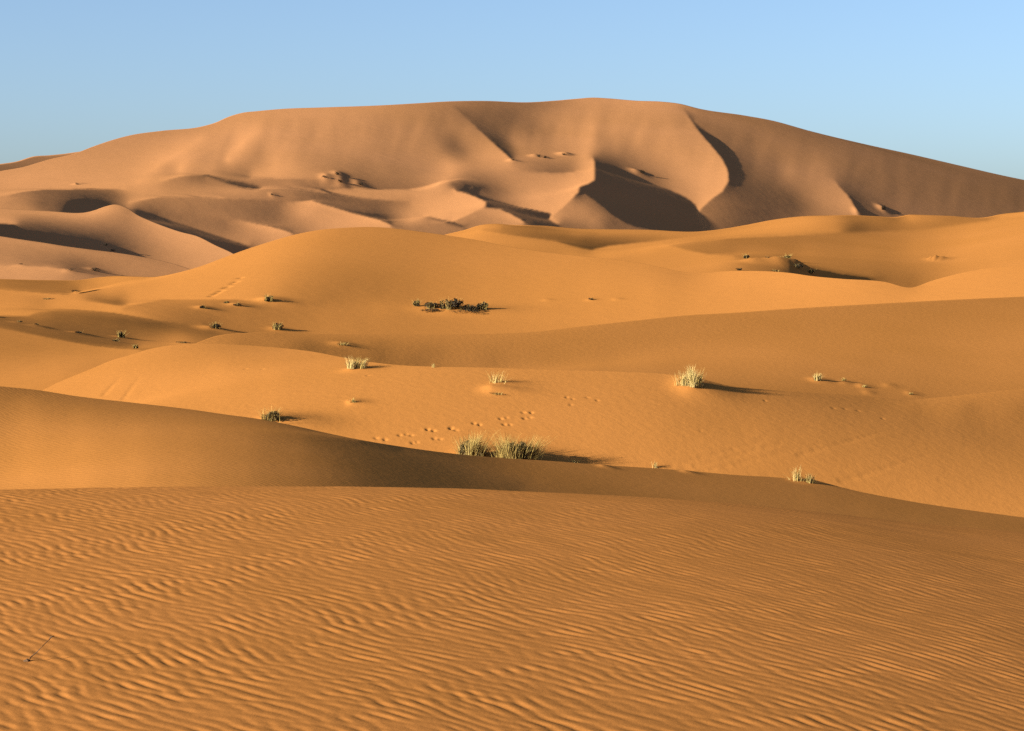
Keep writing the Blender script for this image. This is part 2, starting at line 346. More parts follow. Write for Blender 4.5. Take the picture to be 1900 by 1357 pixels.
        (1572, 295, 150), (1613, 375, 105), (1606, 358, 130), (1627, 344, 145), (1676, 323, 140), (1745, 358, 140), (1849, 358, 135), (1606, 306, 150), (1779, 389, 135), (1710, 389, 138), (1900, 365, 130), (1641, 306, 145), (1631, 389, 116), (1612, 392, 100),
        (1655, 380, 135), (35, 371, 180), (18, 376, 185), (62, 369, 150), (88, 365, 125), (142, 365, 100), (177, 364, 110), (212, 364, 140), (233, 367, 180), (76, 380, 100), (94, 385, 150), (106, 380, 105), (133, 381, 45), (159, 383, 32),
        (186, 376, 60), (53, 380, 165), (35, 383, 190), (200, 374, 90), (260, 382, 150), (290, 389, 135), (320, 401, 150), (360, 416, 160), (390, 425, 165), (430, 435, 180), (460, 443, 195), (490, 445, 205), (447, 424, 185), (479, 431, 210),
        (503, 430, 225), (471, 450, 172), (416, 420, 152), (560, 425, 142), (580, 420, 180), (600, 416, 205), (650, 412, 222), (690, 416, 228)])

FAR_TOP = [(-300, 322), (-120, 312), (0, 304.5), (30, 300), (62, 290.5), (90, 288.5), (120, 285.5), (149, 281.5), (200, 278), (300, 290), (420, 330)]
LAYERS['far'] = dict(u=(-240, 400), n=(160, 40), top=FAR_TOP, bot=[(-300, 385), (420, 385)],
    ytop=[(-300, 1600), (0, 2000), (150, 2350), (420, 2900)], ybot=[(-300, 1450), (0, 1800), (150, 2100), (420, 2600)],
    curves=[], points=[(-200, 330, 160), (0, 308, 150), (0, 325, 125), (40, 302, 160), (40, 312, 130), (100, 292, 165), (140, 286, 175), (200, 290, 165), (100, 320, 150), (350, 320, 150)])

LAYERS['hollow'] = dict(contrast=1.12, deep=0.06, kappa=0.01, lam=1.5e-3, mu=0.3, u=(-240, 520), n=(280, 70), top=HOLLOW_TOP, bot=lower(HOLLOW_TOP, LOW_TOP, ORANGE_TOP, least=70),
    ytop=[(-300, 690), (200, 680), (450, 690), (700, 690)], ybot=[(-300, 590), (200, 590), (450, 600), (700, 600)],
    curves=edge(HOLLOW_TOP, 4, [(-240, 208), (0, 206), (50, 206), (105, 210), (138, 214), (159, 222), (177, 230), (195, 230), (215, 215), (236, 185), (256, 200), (274, 214), (300, 222), (335, 228), (400, 230), (432, 232), (520, 232)]) + [
        [(-60, 410, 220, 60), (0, 415.5, 222, 50), (30, 417, 215, 70)],
        [(-60, 426, 40, 40), (0, 436, 34, 34), (35, 441, 34, 34), (80, 448, 34, 34), (124, 455, 36, 36), (177, 462, 52, 52), (221, 468, 90, 90), (250, 472, 145, 145)],
    ],
    points=[(410, 470, 225)])

LAYERS['low'] = dict(contrast=1.12, kappa=0.015, lam=1.5e-3, mu=0.8, u=(-240, 520), n=(280, 60), top=LOW_TOP, bot=lower(LOW_TOP, ORANGE_TOP, least=70),
    ytop=[(-300, 545), (200, 545), (700, 545)], ybot=[(-300, 470), (200, 470), (700, 470)],
    curves=edge(LOW_TOP, 4, [(-240, 203), (0, 205), (80, 203), (124, 200), (177, 198), (221, 192), (256, 187), (300, 187), (345, 195), (520, 200)]) + [
        [(-60, 492, 190, 220), (0, 493, 185, 225), (35, 493, 165, 228), (88, 495, 150, 228), (110, 498, 140, 225), (130, 501, 105, 205), (150, 504, 110, 195), (180, 509, 140, 185), (215, 512, 165, 190)],
    ],
    points=[(9, 397, 215), (35, 404, 212), (18, 410, 225), (53, 401, 210), (106, 401, 210), (159, 406, 205), (203, 394, 222), (221, 387, 210), (195, 411, 205), (230, 420, 200), (212, 438, 190), (265, 429, 200), (186, 426, 180), (159, 420, 165),
        (150, 409, 195), (124, 411, 165), (88, 411, 120), (71, 409, 140), (53, 411, 165), (99, 422, 70), (80, 417, 85), (120, 429, 75), (53, 426, 70), (35, 422, 85), (142, 438, 95), (150, 449, 80), (159, 434, 140), (177, 443, 165),
        (168, 455, 100), (191, 456, 140), (60, 438, 40), (110, 445, 45), (265, 447, 195), (239, 461, 180), (283, 464, 190), (230, 456, 170), (50, 460, 200), (100, 470, 190), (200, 482, 190), (300, 497, 190), (260, 490, 195), (20, 480, 195),
        (60, 485, 180), (350, 480, 195), (300, 470, 190), (350, 455, 210), (330, 442, 215), (260, 414, 200), (290, 440, 200), (20, 500, 225), (60, 503, 222), (110, 508, 215), (50, 513, 225), (130, 512, 190), (170, 513, 160)])

LAYERS['east'] = dict(deep=0.08, mu=0.5, u=(720, 2140), n=(640, 70), top=EAST_TOP, bot=lower(EAST_TOP, ORANGE_TOP, least=70),
    ytop=[(600, 420), (900, 470), (1100, 500), (1500, 520), (1900, 470), (2200, 460)],
    ybot=[(600, 330), (900, 350), (1100, 340), (1400, 330), (1700, 300), (2200, 300)],
    curves=edge(EAST_TOP, 5, [(840, 232), (860, 235), (894, 238), (919, 215), (950, 172), (1000, 162), (1040, 180), (1077, 195), (1124, 200), (1200, 200), (1300, 200), (1360, 215), (1435, 228), (1489, 225), (1544, 200), (1577, 160), (1626, 168), (1660, 160), (1690, 222), (1711, 205), (1763, 180), (1829, 180), (1860, 232), (1900, 235), (2140, 230)]) + [
        [(895, 428, 205, 225), (935, 434, 150, 215), (982, 440.5, 120, 205), (1029, 447, 108, 200), (1061, 456, 98, 195), (1085, 462, 92, 190), (1100, 464, 92, 205)],
        [(1100, 463, 92, 215), (1132, 456, 100, 222), (1189, 450.5, 150, 222), (1240, 446, 185, 215), (1300, 443, 205, 185), (1364, 442, 215, 165), (1468, 437, 222, 165), (1554, 432, 205, 170), (1580, 431, 120, 175), (1610, 430.5, 130, 180), (1710, 427, 175, 205), (1814, 413, 185, 228), (1900, 404.5, 215, 232)],
        [(1230, 452, 205, 218), (1270, 463, 170, 220), (1312, 471.5, 165, 222), (1364, 474, 165, 215)],
        [(1465, 488, 165, 60), (1480, 492, 170, 20), (1511, 499, 172, 18), (1560, 509, 172, 15), (1600, 514, 170, 40), (1625, 517, 168, 120)],  # cast shadow of the shrubs, shaped in as ground turned from the sun
    ],
    points=[(860, 440, 230), (910, 424, 215), (935, 424, 162), (998, 431, 135), (1045, 436, 120), (1093, 439, 115), (1077, 450, 105), (1132, 441, 142), (1160, 440, 155), (1200, 440, 175), (1120, 452, 98), (1260, 438, 195),
        (1450, 422, 225), (1500, 420, 222), (1540, 420, 200), (1565, 422, 165), (1585, 417, 105), (1596, 424, 72), (1626, 420, 150), (1681, 418, 165), (1736, 415, 175), (1790, 409, 185),
        (1300, 455, 165), (1350, 460, 160), (1450, 450, 170), (1500, 470, 178), (1600, 470, 178), (1550, 495, 173), (1650, 500, 170), (1700, 450, 205), (1690, 480, 190), (1750, 430, 225), (1800, 440, 230), (1850, 470, 232), (1900, 430, 228), (1780, 480, 225), (1720, 500, 190), (1660, 520, 165), (1690, 526, 150),
        (900, 438, 220), (980, 452, 205), (1060, 468, 215), (1120, 470, 222), (1200, 465, 222), (1240, 480, 215), (1290, 490, 220), (1320, 495, 222), (1400, 490, 168), (1440, 495, 155), (1500, 505, 22), (1540, 511, 20), (1360, 490, 205)])

LAYERS['orange'] = dict(mu=0.5, u=(-330, 2260), n=(800, 130), top=ORANGE_TOP, bot=lower(ORANGE_TOP, BAND_TOP, VALLEY_TOP, RIDGE_TOP, least=120),
    ytop=[(-300, 260), (0, 250), (200, 240), (450, 225), (700, 215), (1000, 215), (1300, 215), (1600, 200), (1900, 190), (2200, 190)],
    ybot=[(-300, 75), (0, 78), (150, 86), (300, 105), (400, 124), (600, 147), (700, 152), (950, 153), (1100, 156), (1250, 164), (1400, 168), (1900, 160), (2200, 160)],
    curves=edge(ORANGE_TOP, 5, [(-240, 190), (0, 165), (60, 158), (120, 165), (150, 195), (190, 225), (215, 228), (262, 218), (312, 232), (340, 235), (416, 236), (492, 236), (544, 228), (589, 216), (640, 200), (704, 195), (770, 190), (877, 200), (946, 205), (1057, 215), (1119, 215), (1189, 215), (1260, 205), (1300, 218), (1340, 233), (1400, 235), (1470, 238), (1560, 235), (1640, 222), (1693, 220), (1727, 236), (1814, 235), (1900, 232), (2140, 230)]) + [
        [(-50, 534, 165, 205), (0, 537, 165, 212), (50, 541, 150, 215), (90, 545, 150, 222), (125, 546.5, 150, 225), (145, 542, 140, 228)],
        [(160, 559, 190, 215), (185, 562, 155, 225), (205, 565, 135, 228), (222, 567, 135, 228), (235, 568, 190, 228)],
        [(-60, 588, 225, 150), (0, 587, 230, 130), (53, 586, 222, 165), (75, 579, 215, 180), (100, 576, 222, 160), (142, 575.5, 222, 150), (177, 578, 225, 135), (212, 581, 228, 130), (248, 587, 215, 115), (275, 592, 195, 105), (300, 596.5, 180, 110), (340, 601, 170, 130), (370, 604, 165, 150)],
        [(-60, 600, 130, 180), (0, 608.5, 130, 185), (35, 615, 115, 185), (88, 626, 110, 188), (142, 636, 105, 195), (177, 641.5, 110, 205), (221, 645.5, 120, 215), (257, 648, 160, 222)],
        [(230, 570, 225, 195), (270, 562, 228, 185), (300, 557, 232, 185), (388, 556.5, 235, 175), (441, 557, 235, 160), (477, 560, 222, 160), (520, 565, 195, 170), (600, 566, 175, 180)],
    ],
    points=[(400, 520, 235), (350, 540, 233), (450, 490, 236), (450, 520, 236), (460, 548, 233), (300, 545, 230), (250, 545, 228),
        (540, 470, 220), (600, 460, 205), (650, 450, 198), (700, 470, 190), (800, 470, 195), (600, 520, 190), (540, 540, 198), (505, 520, 228), (500, 545, 220), (650, 530, 178), (700, 545, 172), (620, 555, 172), (800, 520, 200), (750, 500, 188), (760, 545, 185), (900, 500, 212), (1000, 520, 222), (1100, 530, 230), (900, 545, 215), (1000, 560, 225), (1200, 540, 232), (1300, 560, 232), (1500, 550, 235), (1600, 545, 232), (1400, 540, 230), (1700, 550, 238), (1800, 530, 235),
        (20, 526, 150), (60, 532, 150), (100, 534, 165), (0, 532, 165), (50, 550, 205), (100, 552, 213), (150, 551, 225), (75, 556, 178), (200, 552, 232), (100, 568, 222), (200, 573, 228), (30, 577, 226), (0, 581, 232), (250, 577, 215),
        (50, 595, 140), (100, 600, 135), (20, 604, 125), (150, 590, 150), (150, 610, 135), (200, 600, 150), (250, 605, 150), (300, 608, 148), (350, 612, 150), (200, 630, 130), (120, 620, 120), (230, 636, 125), (260, 630, 160), (390, 613, 135), (300, 623, 165), (300, 635, 195), (320, 628, 210), (270, 642, 195), (340, 628, 213),
        (50, 640, 185), (20, 660, 195), (100, 660, 205), (50, 700, 222), (150, 660, 210), (100, 690, 222), (0, 690, 210), (200, 657, 215), (0, 715, 222),
        (350, 565, 185), (400, 575, 175), (450, 570, 180), (330, 585, 165), (360, 592, 155), (420, 590, 180), (500, 580, 185), (550, 590, 190), (600, 585, 200), (700, 580, 205), (640, 600, 205), (750, 595, 200), (600, 610, 205), (700, 573, 212), (800, 610, 206), (850, 595, 206), (950, 585, 216), (1000, 600, 222), (950, 610, 216), (1050, 590, 222), (1100, 580, 230), (1200, 575, 232), (900, 572, 216)])

LAYERS['band'] = dict(u=(230, 2290), n=(550, 70), top=BAND_TOP, bot=lower(BAND_TOP, VALLEY_TOP, least=70),
    ytop=[(-300, 87), (400, 90), (700, 95), (1000, 100), (1400, 106), (1900, 114), (2200, 118)],
    ybot=[(-300, 74), (400, 77), (700, 80), (1000, 82), (1400, 84), (1900, 87), (2200, 89)],
    curves=edge(BAND_TOP, 4, [(180, 200), (400, 192), (450, 180), (520, 178), (600, 188), (738, 193), (894, 193), (981, 193), (1085, 190), (1189, 185), (1260, 185), (1364, 185), (1468, 182), (1606, 180), (1779, 178), (1900, 183), (2140, 188)]),
    points=[(635, 641, 132), (704, 634, 155), (704, 665, 115), (808, 652, 155), (773, 672, 130), (912, 652, 170), (912, 676, 145), (1016, 658, 172), (1119, 652, 178), (1119, 683, 165), (477, 630, 165), (548, 635, 150), (565, 644, 125), (583, 649, 110), (424, 634, 185), (450, 637, 160),
        (1364, 624, 178), (1468, 658, 172), (1606, 624, 178), (1606, 676, 165), (1779, 624, 182), (1849, 676, 186), (1900, 624, 188), (1502, 700, 165), (1710, 714, 168), (1814, 714, 180), (1364, 707, 165), (1240, 640, 180), (1240, 685, 165)])

LAYERS['valley'] = dict(u=(-60, 2380), n=(800, 150), top=VALLEY_TOP, bot=lower(VALLEY_TOP, RIDGE_TOP, least=90),
    ytop=[(-300, 84), (60, 80), (300, 72), (500, 68), (800, 66), (1100, 66), (1400, 68), (1700, 72), (1900, 74), (2200, 75)],
    ybot=[(-300, 72), (0, 68), (300, 61), (700, 57), (1000, 55.5), (1400, 57), (1700, 59), (1900, 61), (2200, 62)],
    curves=edge(VALLEY_TOP, 5, [(-60, 230), (106, 235), (159, 236), (212, 234), (262, 228), (300, 222), (362, 208), (424, 198), (477, 200), (530, 206), (600, 212), (669, 218), (738, 218), (808, 212), (912, 208), (1016, 208), (1154, 208), (1236, 202), (1290, 192), (1330, 186), (1400, 182), (1470, 178), (1606, 173), (1680, 193), (1740, 202), (1800, 200), (1900, 192), (2140, 190)]),
    points=[(200, 700, 236), (150, 720, 232), (300, 670, 225), (400, 680, 230), (300, 720, 232), (250, 740, 230), (500, 700, 228), (600, 690, 222), (400, 740, 233), (500, 740, 230), (600, 760, 225), (620, 720, 222), (700, 720, 220), (700, 760, 220), (800, 740, 220), (800, 700, 215), (900, 720, 214), (900, 770, 222), (1000, 710, 207), (1000, 760, 222), (1100, 720, 212), (1100, 770, 222), (700, 800, 228), (800, 820, 228), (900, 820, 225), (1000, 820, 228), (1100, 830, 228), (1100, 790, 225), (1200, 760, 215), (1200, 800, 225), (1200, 850, 230), (1300, 740, 200), (1300, 770, 205), (1300, 830, 222), (1300, 865, 228), (1400, 760, 198), (1400, 800, 215), (1400, 850, 225), (1500, 750, 185), (1500, 780, 200), (1500, 830, 215), (1500, 880, 222), (1600, 770, 190), (1600, 820, 210), (1600, 880, 218), (1700, 757, 180), (1700, 780, 185), (1700, 840, 208), (1700, 900, 220), (1800, 755, 170), (1800, 790, 185), (1800, 850, 210), (1850, 920, 222), (1900, 765, 166), (1900, 820, 205), (1900, 880, 215), (1900, 940, 220), (900, 840, 225)])

LAYERS['ridge'] = dict(u=(-640, 2560), n=(930, 110), top=RIDGE_TOP, bot=lower(RIDGE_TOP, FRONT_TOP, least=70),
    ytop=[(-300, 36), (0, 34), (400, 31.5), (600, 32), (800, 36), (950, 39.5), (1300, 42), (1900, 45), (2200, 46)],
    ybot=[(-300, 30.5), (0, 29), (400, 26.5), (600, 26.7), (800, 30.5), (950, 34), (1300, 37), (1900, 40), (2200, 41)],
    curves=edge(RIDGE_TOP, 5, [(-240, 150), (0, 152), (69, 152), (139, 152), (242, 155), (346, 150), (416, 145), (485, 130), (554, 105), (600, 86), (669, 78), (738, 78), (808, 82), (877, 102), (946, 125), (1012, 140), (1119, 145), (1240, 148), (1364, 150), (1468, 150), (1537, 145), (1606, 145), (1710, 145), (1900, 150), (2140, 150)]),
    points=[(50, 740, 188), (50, 780, 205), (50, 830, 222), (50, 880, 232), (150, 890, 232), (150, 830, 218), (150, 770, 190), (250, 800, 195), (250, 850, 212), (250, 890, 222), (350, 800, 175), (350, 850, 190), (350, 890, 200), (450, 820, 165), (450, 880, 178), (550, 830, 145), (550, 880, 155), (600, 850, 125), (600, 890, 135), (650, 850, 95), (650, 880, 115), (700, 860, 80), (700, 890, 92), (750, 860, 78), (780, 880, 78), (800, 895, 80), (850, 885, 86), (850, 900, 81), (900, 890, 105), (900, 900, 92), (950, 880, 135), (950, 902, 90), (1000, 890, 140), (1000, 908, 125), (1100, 890, 145), (1100, 910, 135), (1200, 900, 150), (1300, 910, 155), (1400, 920, 155), (1500, 930, 158), (1600, 945, 158), (1700, 958, 155), (1800, 970, 158), (-150, 900, 232), (-150, 780, 205)])
SUN_E, EXPO = 5.0, 2.1
SKY = (0.05, 0.0, 0.65, 1.65, 2.2)   # strength, altitude, air, dust, ozone
# ================================================================ scene
import bpy, bmesh, random
from mathutils import Vector
scene = bpy.context.scene
COL = scene.collection

# ---------------------------------------------------------------- materials
def new_mat(name):
    m = bpy.data.materials.new(name); m.use_nodes = True
    nt = m.node_tree; nt.nodes.clear()
    out = nt.nodes.new('ShaderNodeOutputMaterial'); bs = nt.nodes.new('ShaderNodeBsdfPrincipled')
    nt.links.new(bs.outputs['BSDF'], out.inputs['Surface'])
    bs.inputs['Specular IOR Level'].default_value = 0.0
    return m, nt, bs

def sand(name, colour, vary, scale, bump, bump_scale, stretch=(1, 1, 1), grain=0.0, grain_scale=300, wave=None):
    """dry sand: two grain tones drifting through one another, fine wind texture in the bump"""
    m, nt, bs = new_mat(name)
    L = nt.links.new
    bs.inputs['Roughness'].default_value = 1.0
    tc = nt.nodes.new('ShaderNodeTexCoord')
    mp = nt.nodes.new('ShaderNodeMapping'); mp.inputs['Scale'].default_value = stretch
    L(tc.outputs['Object'], mp.inputs['Vector'])
    n1 = nt.nodes.new('ShaderNodeTexNoise'); n1.inputs['Scale'].default_value = scale; n1.inputs['Detail'].default_value = 5
    L(mp.outputs['Vector'], n1.inputs['Vector'])
    r = nt.nodes.new('ShaderNodeValToRGB')
    a = [c * (1 - vary) for c in colour]; b = [c * (1 + vary) for c in colour]
    r.color_ramp.elements[0].position = 0.3; r.color_ramp.elements[0].color = (a[0], a[1], a[2], 1)
    r.color_ramp.elements[1].position = 0.7; r.color_ramp.elements[1].color = (b[0], b[1], b[2] * 1.06, 1)
    L(n1.outputs['Fac'], r.inputs['Fac'])
    last = r.outputs['Color']
    if grain > 0:
        n3 = nt.nodes.new('ShaderNodeTexNoise'); n3.inputs['Scale'].default_value = grain_scale; n3.inputs['Detail'].default_value = 3
        L(tc.outputs['Object'], n3.inputs['Vector'])
        hv = nt.nodes.new('ShaderNodeHueSaturation')
        mr = nt.nodes.new('ShaderNodeMapRange')
        mr.inputs['From Min'].default_value = 0.25; mr.inputs['From Max'].default_value = 0.75
        mr.inputs['To Min'].default_value = 1 - grain; mr.inputs['To Max'].default_value = 1 + grain
        L(n3.outputs['Fac'], mr.inputs['Value']); L(mr.outputs['Result'], hv.inputs['Value']); L(last, hv.inputs['Color'])
        last = hv.outputs['Color']
    L(last, bs.inputs['Base Color'])
    n2 = nt.nodes.new('ShaderNodeTexNoise'); n2.inputs['Scale'].default_value = bump_scale; n2.inputs['Detail'].default_value = 6
    L(mp.outputs['Vector'], n2.inputs['Vector'])
    bp = nt.nodes.new('ShaderNodeBump'); bp.inputs['Strength'].default_value = 1.0; bp.inputs['Distance'].default_value = bump
    L(n2.outputs['Fac'], bp.inputs['Height'])
    last = bp
    if wave:                                              # small wind ripples: (wavelength, height, fading noise scale)
        mw = nt.nodes.new('ShaderNodeMapping'); mw.inputs['Rotation'].default_value = (0, 0, -math.atan2(1.0, 1.45))
        L(tc.outputs['Object'], mw.inputs['Vector'])
        wv = nt.nodes.new('ShaderNodeTexWave'); wv.bands_direction = 'X'
        wv.inputs['Scale'].default_value = 0.314 / wave[0]; wv.inputs['Distortion'].default_value = 5.0
        wv.inputs['Detail'].default_value = 2; wv.inputs['Detail Scale'].default_value = 0.6
        L(mw.outputs['Vector'], wv.inputs['Vector'])
        nf = nt.nodes.new('ShaderNodeTexNoise'); nf.inputs['Scale'].default_value = wave[2]; nf.inputs['Detail'].default_value = 3
        L(tc.outputs['Object'], nf.inputs['Vector'])
        mu_ = nt.nodes.new('ShaderNodeMath'); mu_.operation = 'MULTIPLY'
        L(wv.outputs['Fac'], mu_.inputs[0]); L(nf.outputs['Fac'], mu_.inputs[1])
        b2 = nt.nodes.new('ShaderNodeBump'); b2.inputs['Strength'].default_value = 1.0; b2.inputs['Distance'].default_value = wave[1]
        L(mu_.outputs['Value'], b2.inputs['Height']); L(bp.outputs['Normal'], b2.inputs['Normal'])
        last = b2
    L(last.outputs['Normal'], bs.inputs['Normal'])
    return m

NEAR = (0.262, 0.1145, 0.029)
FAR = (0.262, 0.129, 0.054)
mat_front = sand('rippled_sand', (0.242, 0.1035, 0.0275), 0.04, 0.9, 0.0008, 60, grain=0.06, grain_scale=220)
mat_ridge = sand('wind_combed_sand', NEAR, 0.05, 0.3, 0.004, 6.0, (1, 1, 1), wave=(0.09, 0.0016, 0.5))
mat_near = sand('orange_sand', NEAR, 0.05, 0.12, 0.010, 4.0, (1, 1, 1), wave=(0.16, 0.0006, 0.15))
mat_mid = sand('dune_sand', NEAR, 0.04, 0.03, 0.02, 0.8, (1, 1, 1))
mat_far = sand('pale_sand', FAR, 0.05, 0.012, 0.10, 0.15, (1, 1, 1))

def prop(o, **k):
    for a, b in k.items():
        o[a] = b
    return o

def mesh_from_grid(name, P, mat):
    nv, nu = P.shape[:2]
    me = bpy.data.meshes.new(name)
    co = P.reshape(-1, 3).astype(np.float32)
    idx = np.arange(nv * nu).reshape(nv, nu)
    q = np.stack([idx[:-1, :-1], idx[:-1, 1:], idx[1:, 1:], idx[1:, :-1]], -1).reshape(-1, 4).astype(np.int32)
    me.vertices.add(len(co)); me.vertices.foreach_set('co', co.ravel())
    me.loops.add(q.size); me.loops.foreach_set('vertex_index', q.ravel())
    me.polygons.add(len(q)); me.polygons.foreach_set('loop_start', np.arange(0, q.size, 4, dtype=np.int32))
    me.polygons.foreach_set('loop_total', np.full(len(q), 4, dtype=np.int32))
    me.polygons.foreach_set('use_smooth', np.ones(len(q), dtype=bool))
    me.update(calc_edges=True); me.validate()
    me.materials.append(mat)
    o = bpy.data.objects.new(name, me); COL.objects.link(o)
    return o

def with_back(P, length, drop):
    """lee side: the sheet rolls over its crest and runs down behind it"""
    crest, prev = P[-1], P[-2]
    Y = crest[:, 1:2]
    k = crest[:, 2:3] / Y                                 # slope of the line of sight at the crest
    rows = []
    n = 14
    c = crest.copy()
    step = (length / n)
    for i in range(1, n + 1):
        t = i / n
        s = k + (-0.5 - k) * min(1.0, 2.2 * t) if drop else k
        c = c + np.concatenate([c[:, 0:1] / c[:, 1:2] * step, np.full_like(k, step), s * step], -1)
        rows.append(c)
    return np.concatenate([P, np.stack(rows)], 0)

def with_foot(P, reach):
    """the sheet runs on towards the viewer, down into the hollow hidden by the next crest"""
    rows = []
    for t in (1.0, 0.8, 0.6, 0.45, 0.3, 0.15):
        f = P[0].copy(); f[:, 1] -= reach * t; f[:, 2] -= 0.05 * reach * t + 0.10 * reach * t * t
        rows.append(f)
    return np.concatenate([np.stack(rows), P], 0)

SURF = {}
def finer(A, axis):
    """twice the rows (or columns), cubic in between"""
    A = np.moveaxis(A, axis, 0)
    p = np.concatenate([2 * A[:1] - A[1:2], A, 2 * A[-1:] - A[-2:-1]], 0)
    mid = (-p[:-3] + 9 * p[1:-2] + 9 * p[2:-1] - p[3:]) / 16
    out = np.empty((2 * len(A) - 1,) + A.shape[1:])
    out[::2] = A; out[1::2] = mid
    return np.moveaxis(out, 0, axis)

def nearest(key, u, v):
    P = SURF[key]
    d = (UC + F * P[..., 0] / P[..., 1] - u) ** 2 + 2 * (VH - F * P[..., 2] / P[..., 1] - v) ** 2
    return P[np.unravel_index(np.argmin(d), d.shape)]

def shape(key, marks):
    """heaps (height > 0, with a tail of sand on the lee side) and dents (height < 0)"""
    P = SURF[key]
    base = [nearest(key, m[0], m[1]).copy() for m in marks]
    for m, c in zip(marks, base):
        u, v, h, wx, wy, tail = m
        dx, dy = P[..., 0] - c[0], P[..., 1] - c[1]
        dx = np.where(dx > 0, dx / (1 + tail), dx)
        P[..., 2] += h * np.exp(-(dx / wx) ** 2 - (dy / wy) ** 2)

def dune(key, name, mat, back, foot):
    P = with_foot(with_back(SURF[key], back, True), foot)
    return prop(mesh_from_grid(name, P, mat), kind='structure')

def solve_cached(key):
    r = solve_layer(LAYERS[key])
    return r

# ---------------------------------------------------------------- dunes
for key in LAYERS:
    SURF[key] = solve_cached(key)['P']
for key in ('valley', 'ridge', 'orange'):
    SURF[key] = finer(finer(SURF[key], 1), 0)
prints = []
rng = np.random.default_rng(3)
# a walker's track crossing the open slope, two dents to a stride
for u, v, s in [(700, 813, 1), (714, 816, 1), (742, 808, .9), (753, 806, .8), (764, 808, .9), (765, 822, .8), (774, 821, .6), (793, 797, 1), (804, 799, 1), (806, 814, .9), (817, 815, .8),
                (835, 795, 1), (848, 798, 1), (840, 793, .7), (879, 786, .9), (890, 788, 1), (929, 777, .8), (941, 775, .7), (936, 788, .8), (948, 788, .8), (972, 766, 1), (985, 766, 1), (973, 776, 1), (984, 775, .8),
                (1052, 737, .6), (1064, 741, .6), (1058, 751, .6), (1092, 738, .6), (1108, 743, .5), (652, 744, .8), (455, 685, .7), (487, 685, .8), (683, 697, .6), (1300, 800, .3), (1420, 744, .5), (1545, 757, .5), (1568, 759, .5), (1590, 762, .5), (1640, 777, .6)]:
    s *= rng.uniform(0.7, 1.15)
    prints.append((u + rng.normal(0, 1), v, -0.030 * s, 0.060 * rng.uniform(.8, 1.3), 0.075, 0.0)); prints.append((u - 5, v + 1, 0.006 * s, 0.07, 0.10, 0.0))
heaps = [(916, 723, 0.10, 0.32, 0.42, 1.8), (930, 712, 0.05, 0.22, 0.3, 2.5), (512, 790, 0.24, 0.42, 0.8, 2.5), (1285, 720, 0.16, 0.5, 0.9, 1.2), (660, 686, 0.07, 0.4, 0.6, 0.6), (655, 747, 0.06, 0.15, 0.3, 2.0), (880, 856, 0.12, 0.5, 0.8, 1.0), (965, 860, 0.12, 0.6, 0.8, 1.0)]
# faint old wheel lines and wind lines running up the slope
for k, (ua, va, ub, vb) in enumerate([(1240, 866, 1420, 818), (1262, 872, 1450, 822), (1300, 876, 1520, 825), (1560, 893, 1720, 845), (190, 735, 222, 700), (228, 742, 258, 700), (1480, 845, 1640, 800)]):
    for t in np.linspace(0, 1, 60):
        heaps.append((ua + (ub - ua) * t + rng.normal(0, 1.5), va + (vb - va) * t, -0.004 * (1 - 0.6 * t) * rng.uniform(0.5, 1.3), 0.08, 0.13, 0.4))
shape('valley', heaps + prints)
shape('ridge', [(1490, 893, 0.07, 0.25, 0.4, 1.8), (1273, 876, 0.03, 0.12, 0.2, 1.0), (1120, 866, 0.03, 0.12, 0.2, 1.0)])
shape('orange', [(u, v, -0.10, 0.30, 0.30, 0.0) for u, v in [(393, 549), (399, 546), (405, 543), (411, 540), (417, 534), (424, 532), (431, 526), (438, 523), (446, 516)]]
      + [(840, 576, 0.35, 2.6, 2.2, 0.9), (497, 558, 0.25, 0.9, 1.2, 1.2), (515, 611, 0.12, 0.6, 0.8, 0.8), (395, 611, 0.2, 0.9, 1.0, 0.9), (376, 572, 0.16, 0.6, 0.8, 1.0), (436, 566, 0.16, 0.6, 0.8, 1.2), (228, 627, 0.10, 0.5, 0.7, 1.2), (340, 637, 0.08, 0.5, 0.6, 0.5),
         (145, 619, 0.10, 0.5, 0.8, 1.0), (70, 606, 0.08, 0.5, 0.8, 1.0), (35, 600, 0.08, 0.5, 0.8, 1.0), (140, 542, 0.10, 0.5, 0.8, 1.0), (1097, 557, 0.06, 0.4, 0.6, 0.4), (1145, 556, 0.05, 0.4, 0.6, 0.4), (1015, 557, 0.05, 0.4, 0.6, 0.4)])
shape('band', [(1518, 706, 0.10, 0.3, 0.6, 1.2), (1565, 709, 0.07, 0.2, 0.4, 0.8), (1600, 717, 0.08, 0.2, 0.4, 0.8), (1650, 716, 0.05, 0.2, 0.4, 0.8), (1690, 731, 0.06, 0.2, 0.4, 0.8), (1612, 728, 0.05, 0.2, 0.4, 0.6), (635, 640, 0.09, 0.4, 0.6, 0.8)])
shape('east', [(1735, 482, 0.8, 1.3, 2.6, 0.6), (1400, 486, 0.5, 1.6, 3.0, 0.5), (1450, 490, 0.9, 2.2, 3.0, 0.8), (1480, 498, 0.7, 1.2, 2.0, 0.6), (1505, 508, 0.5, 1.2, 2.0, 0.6)])
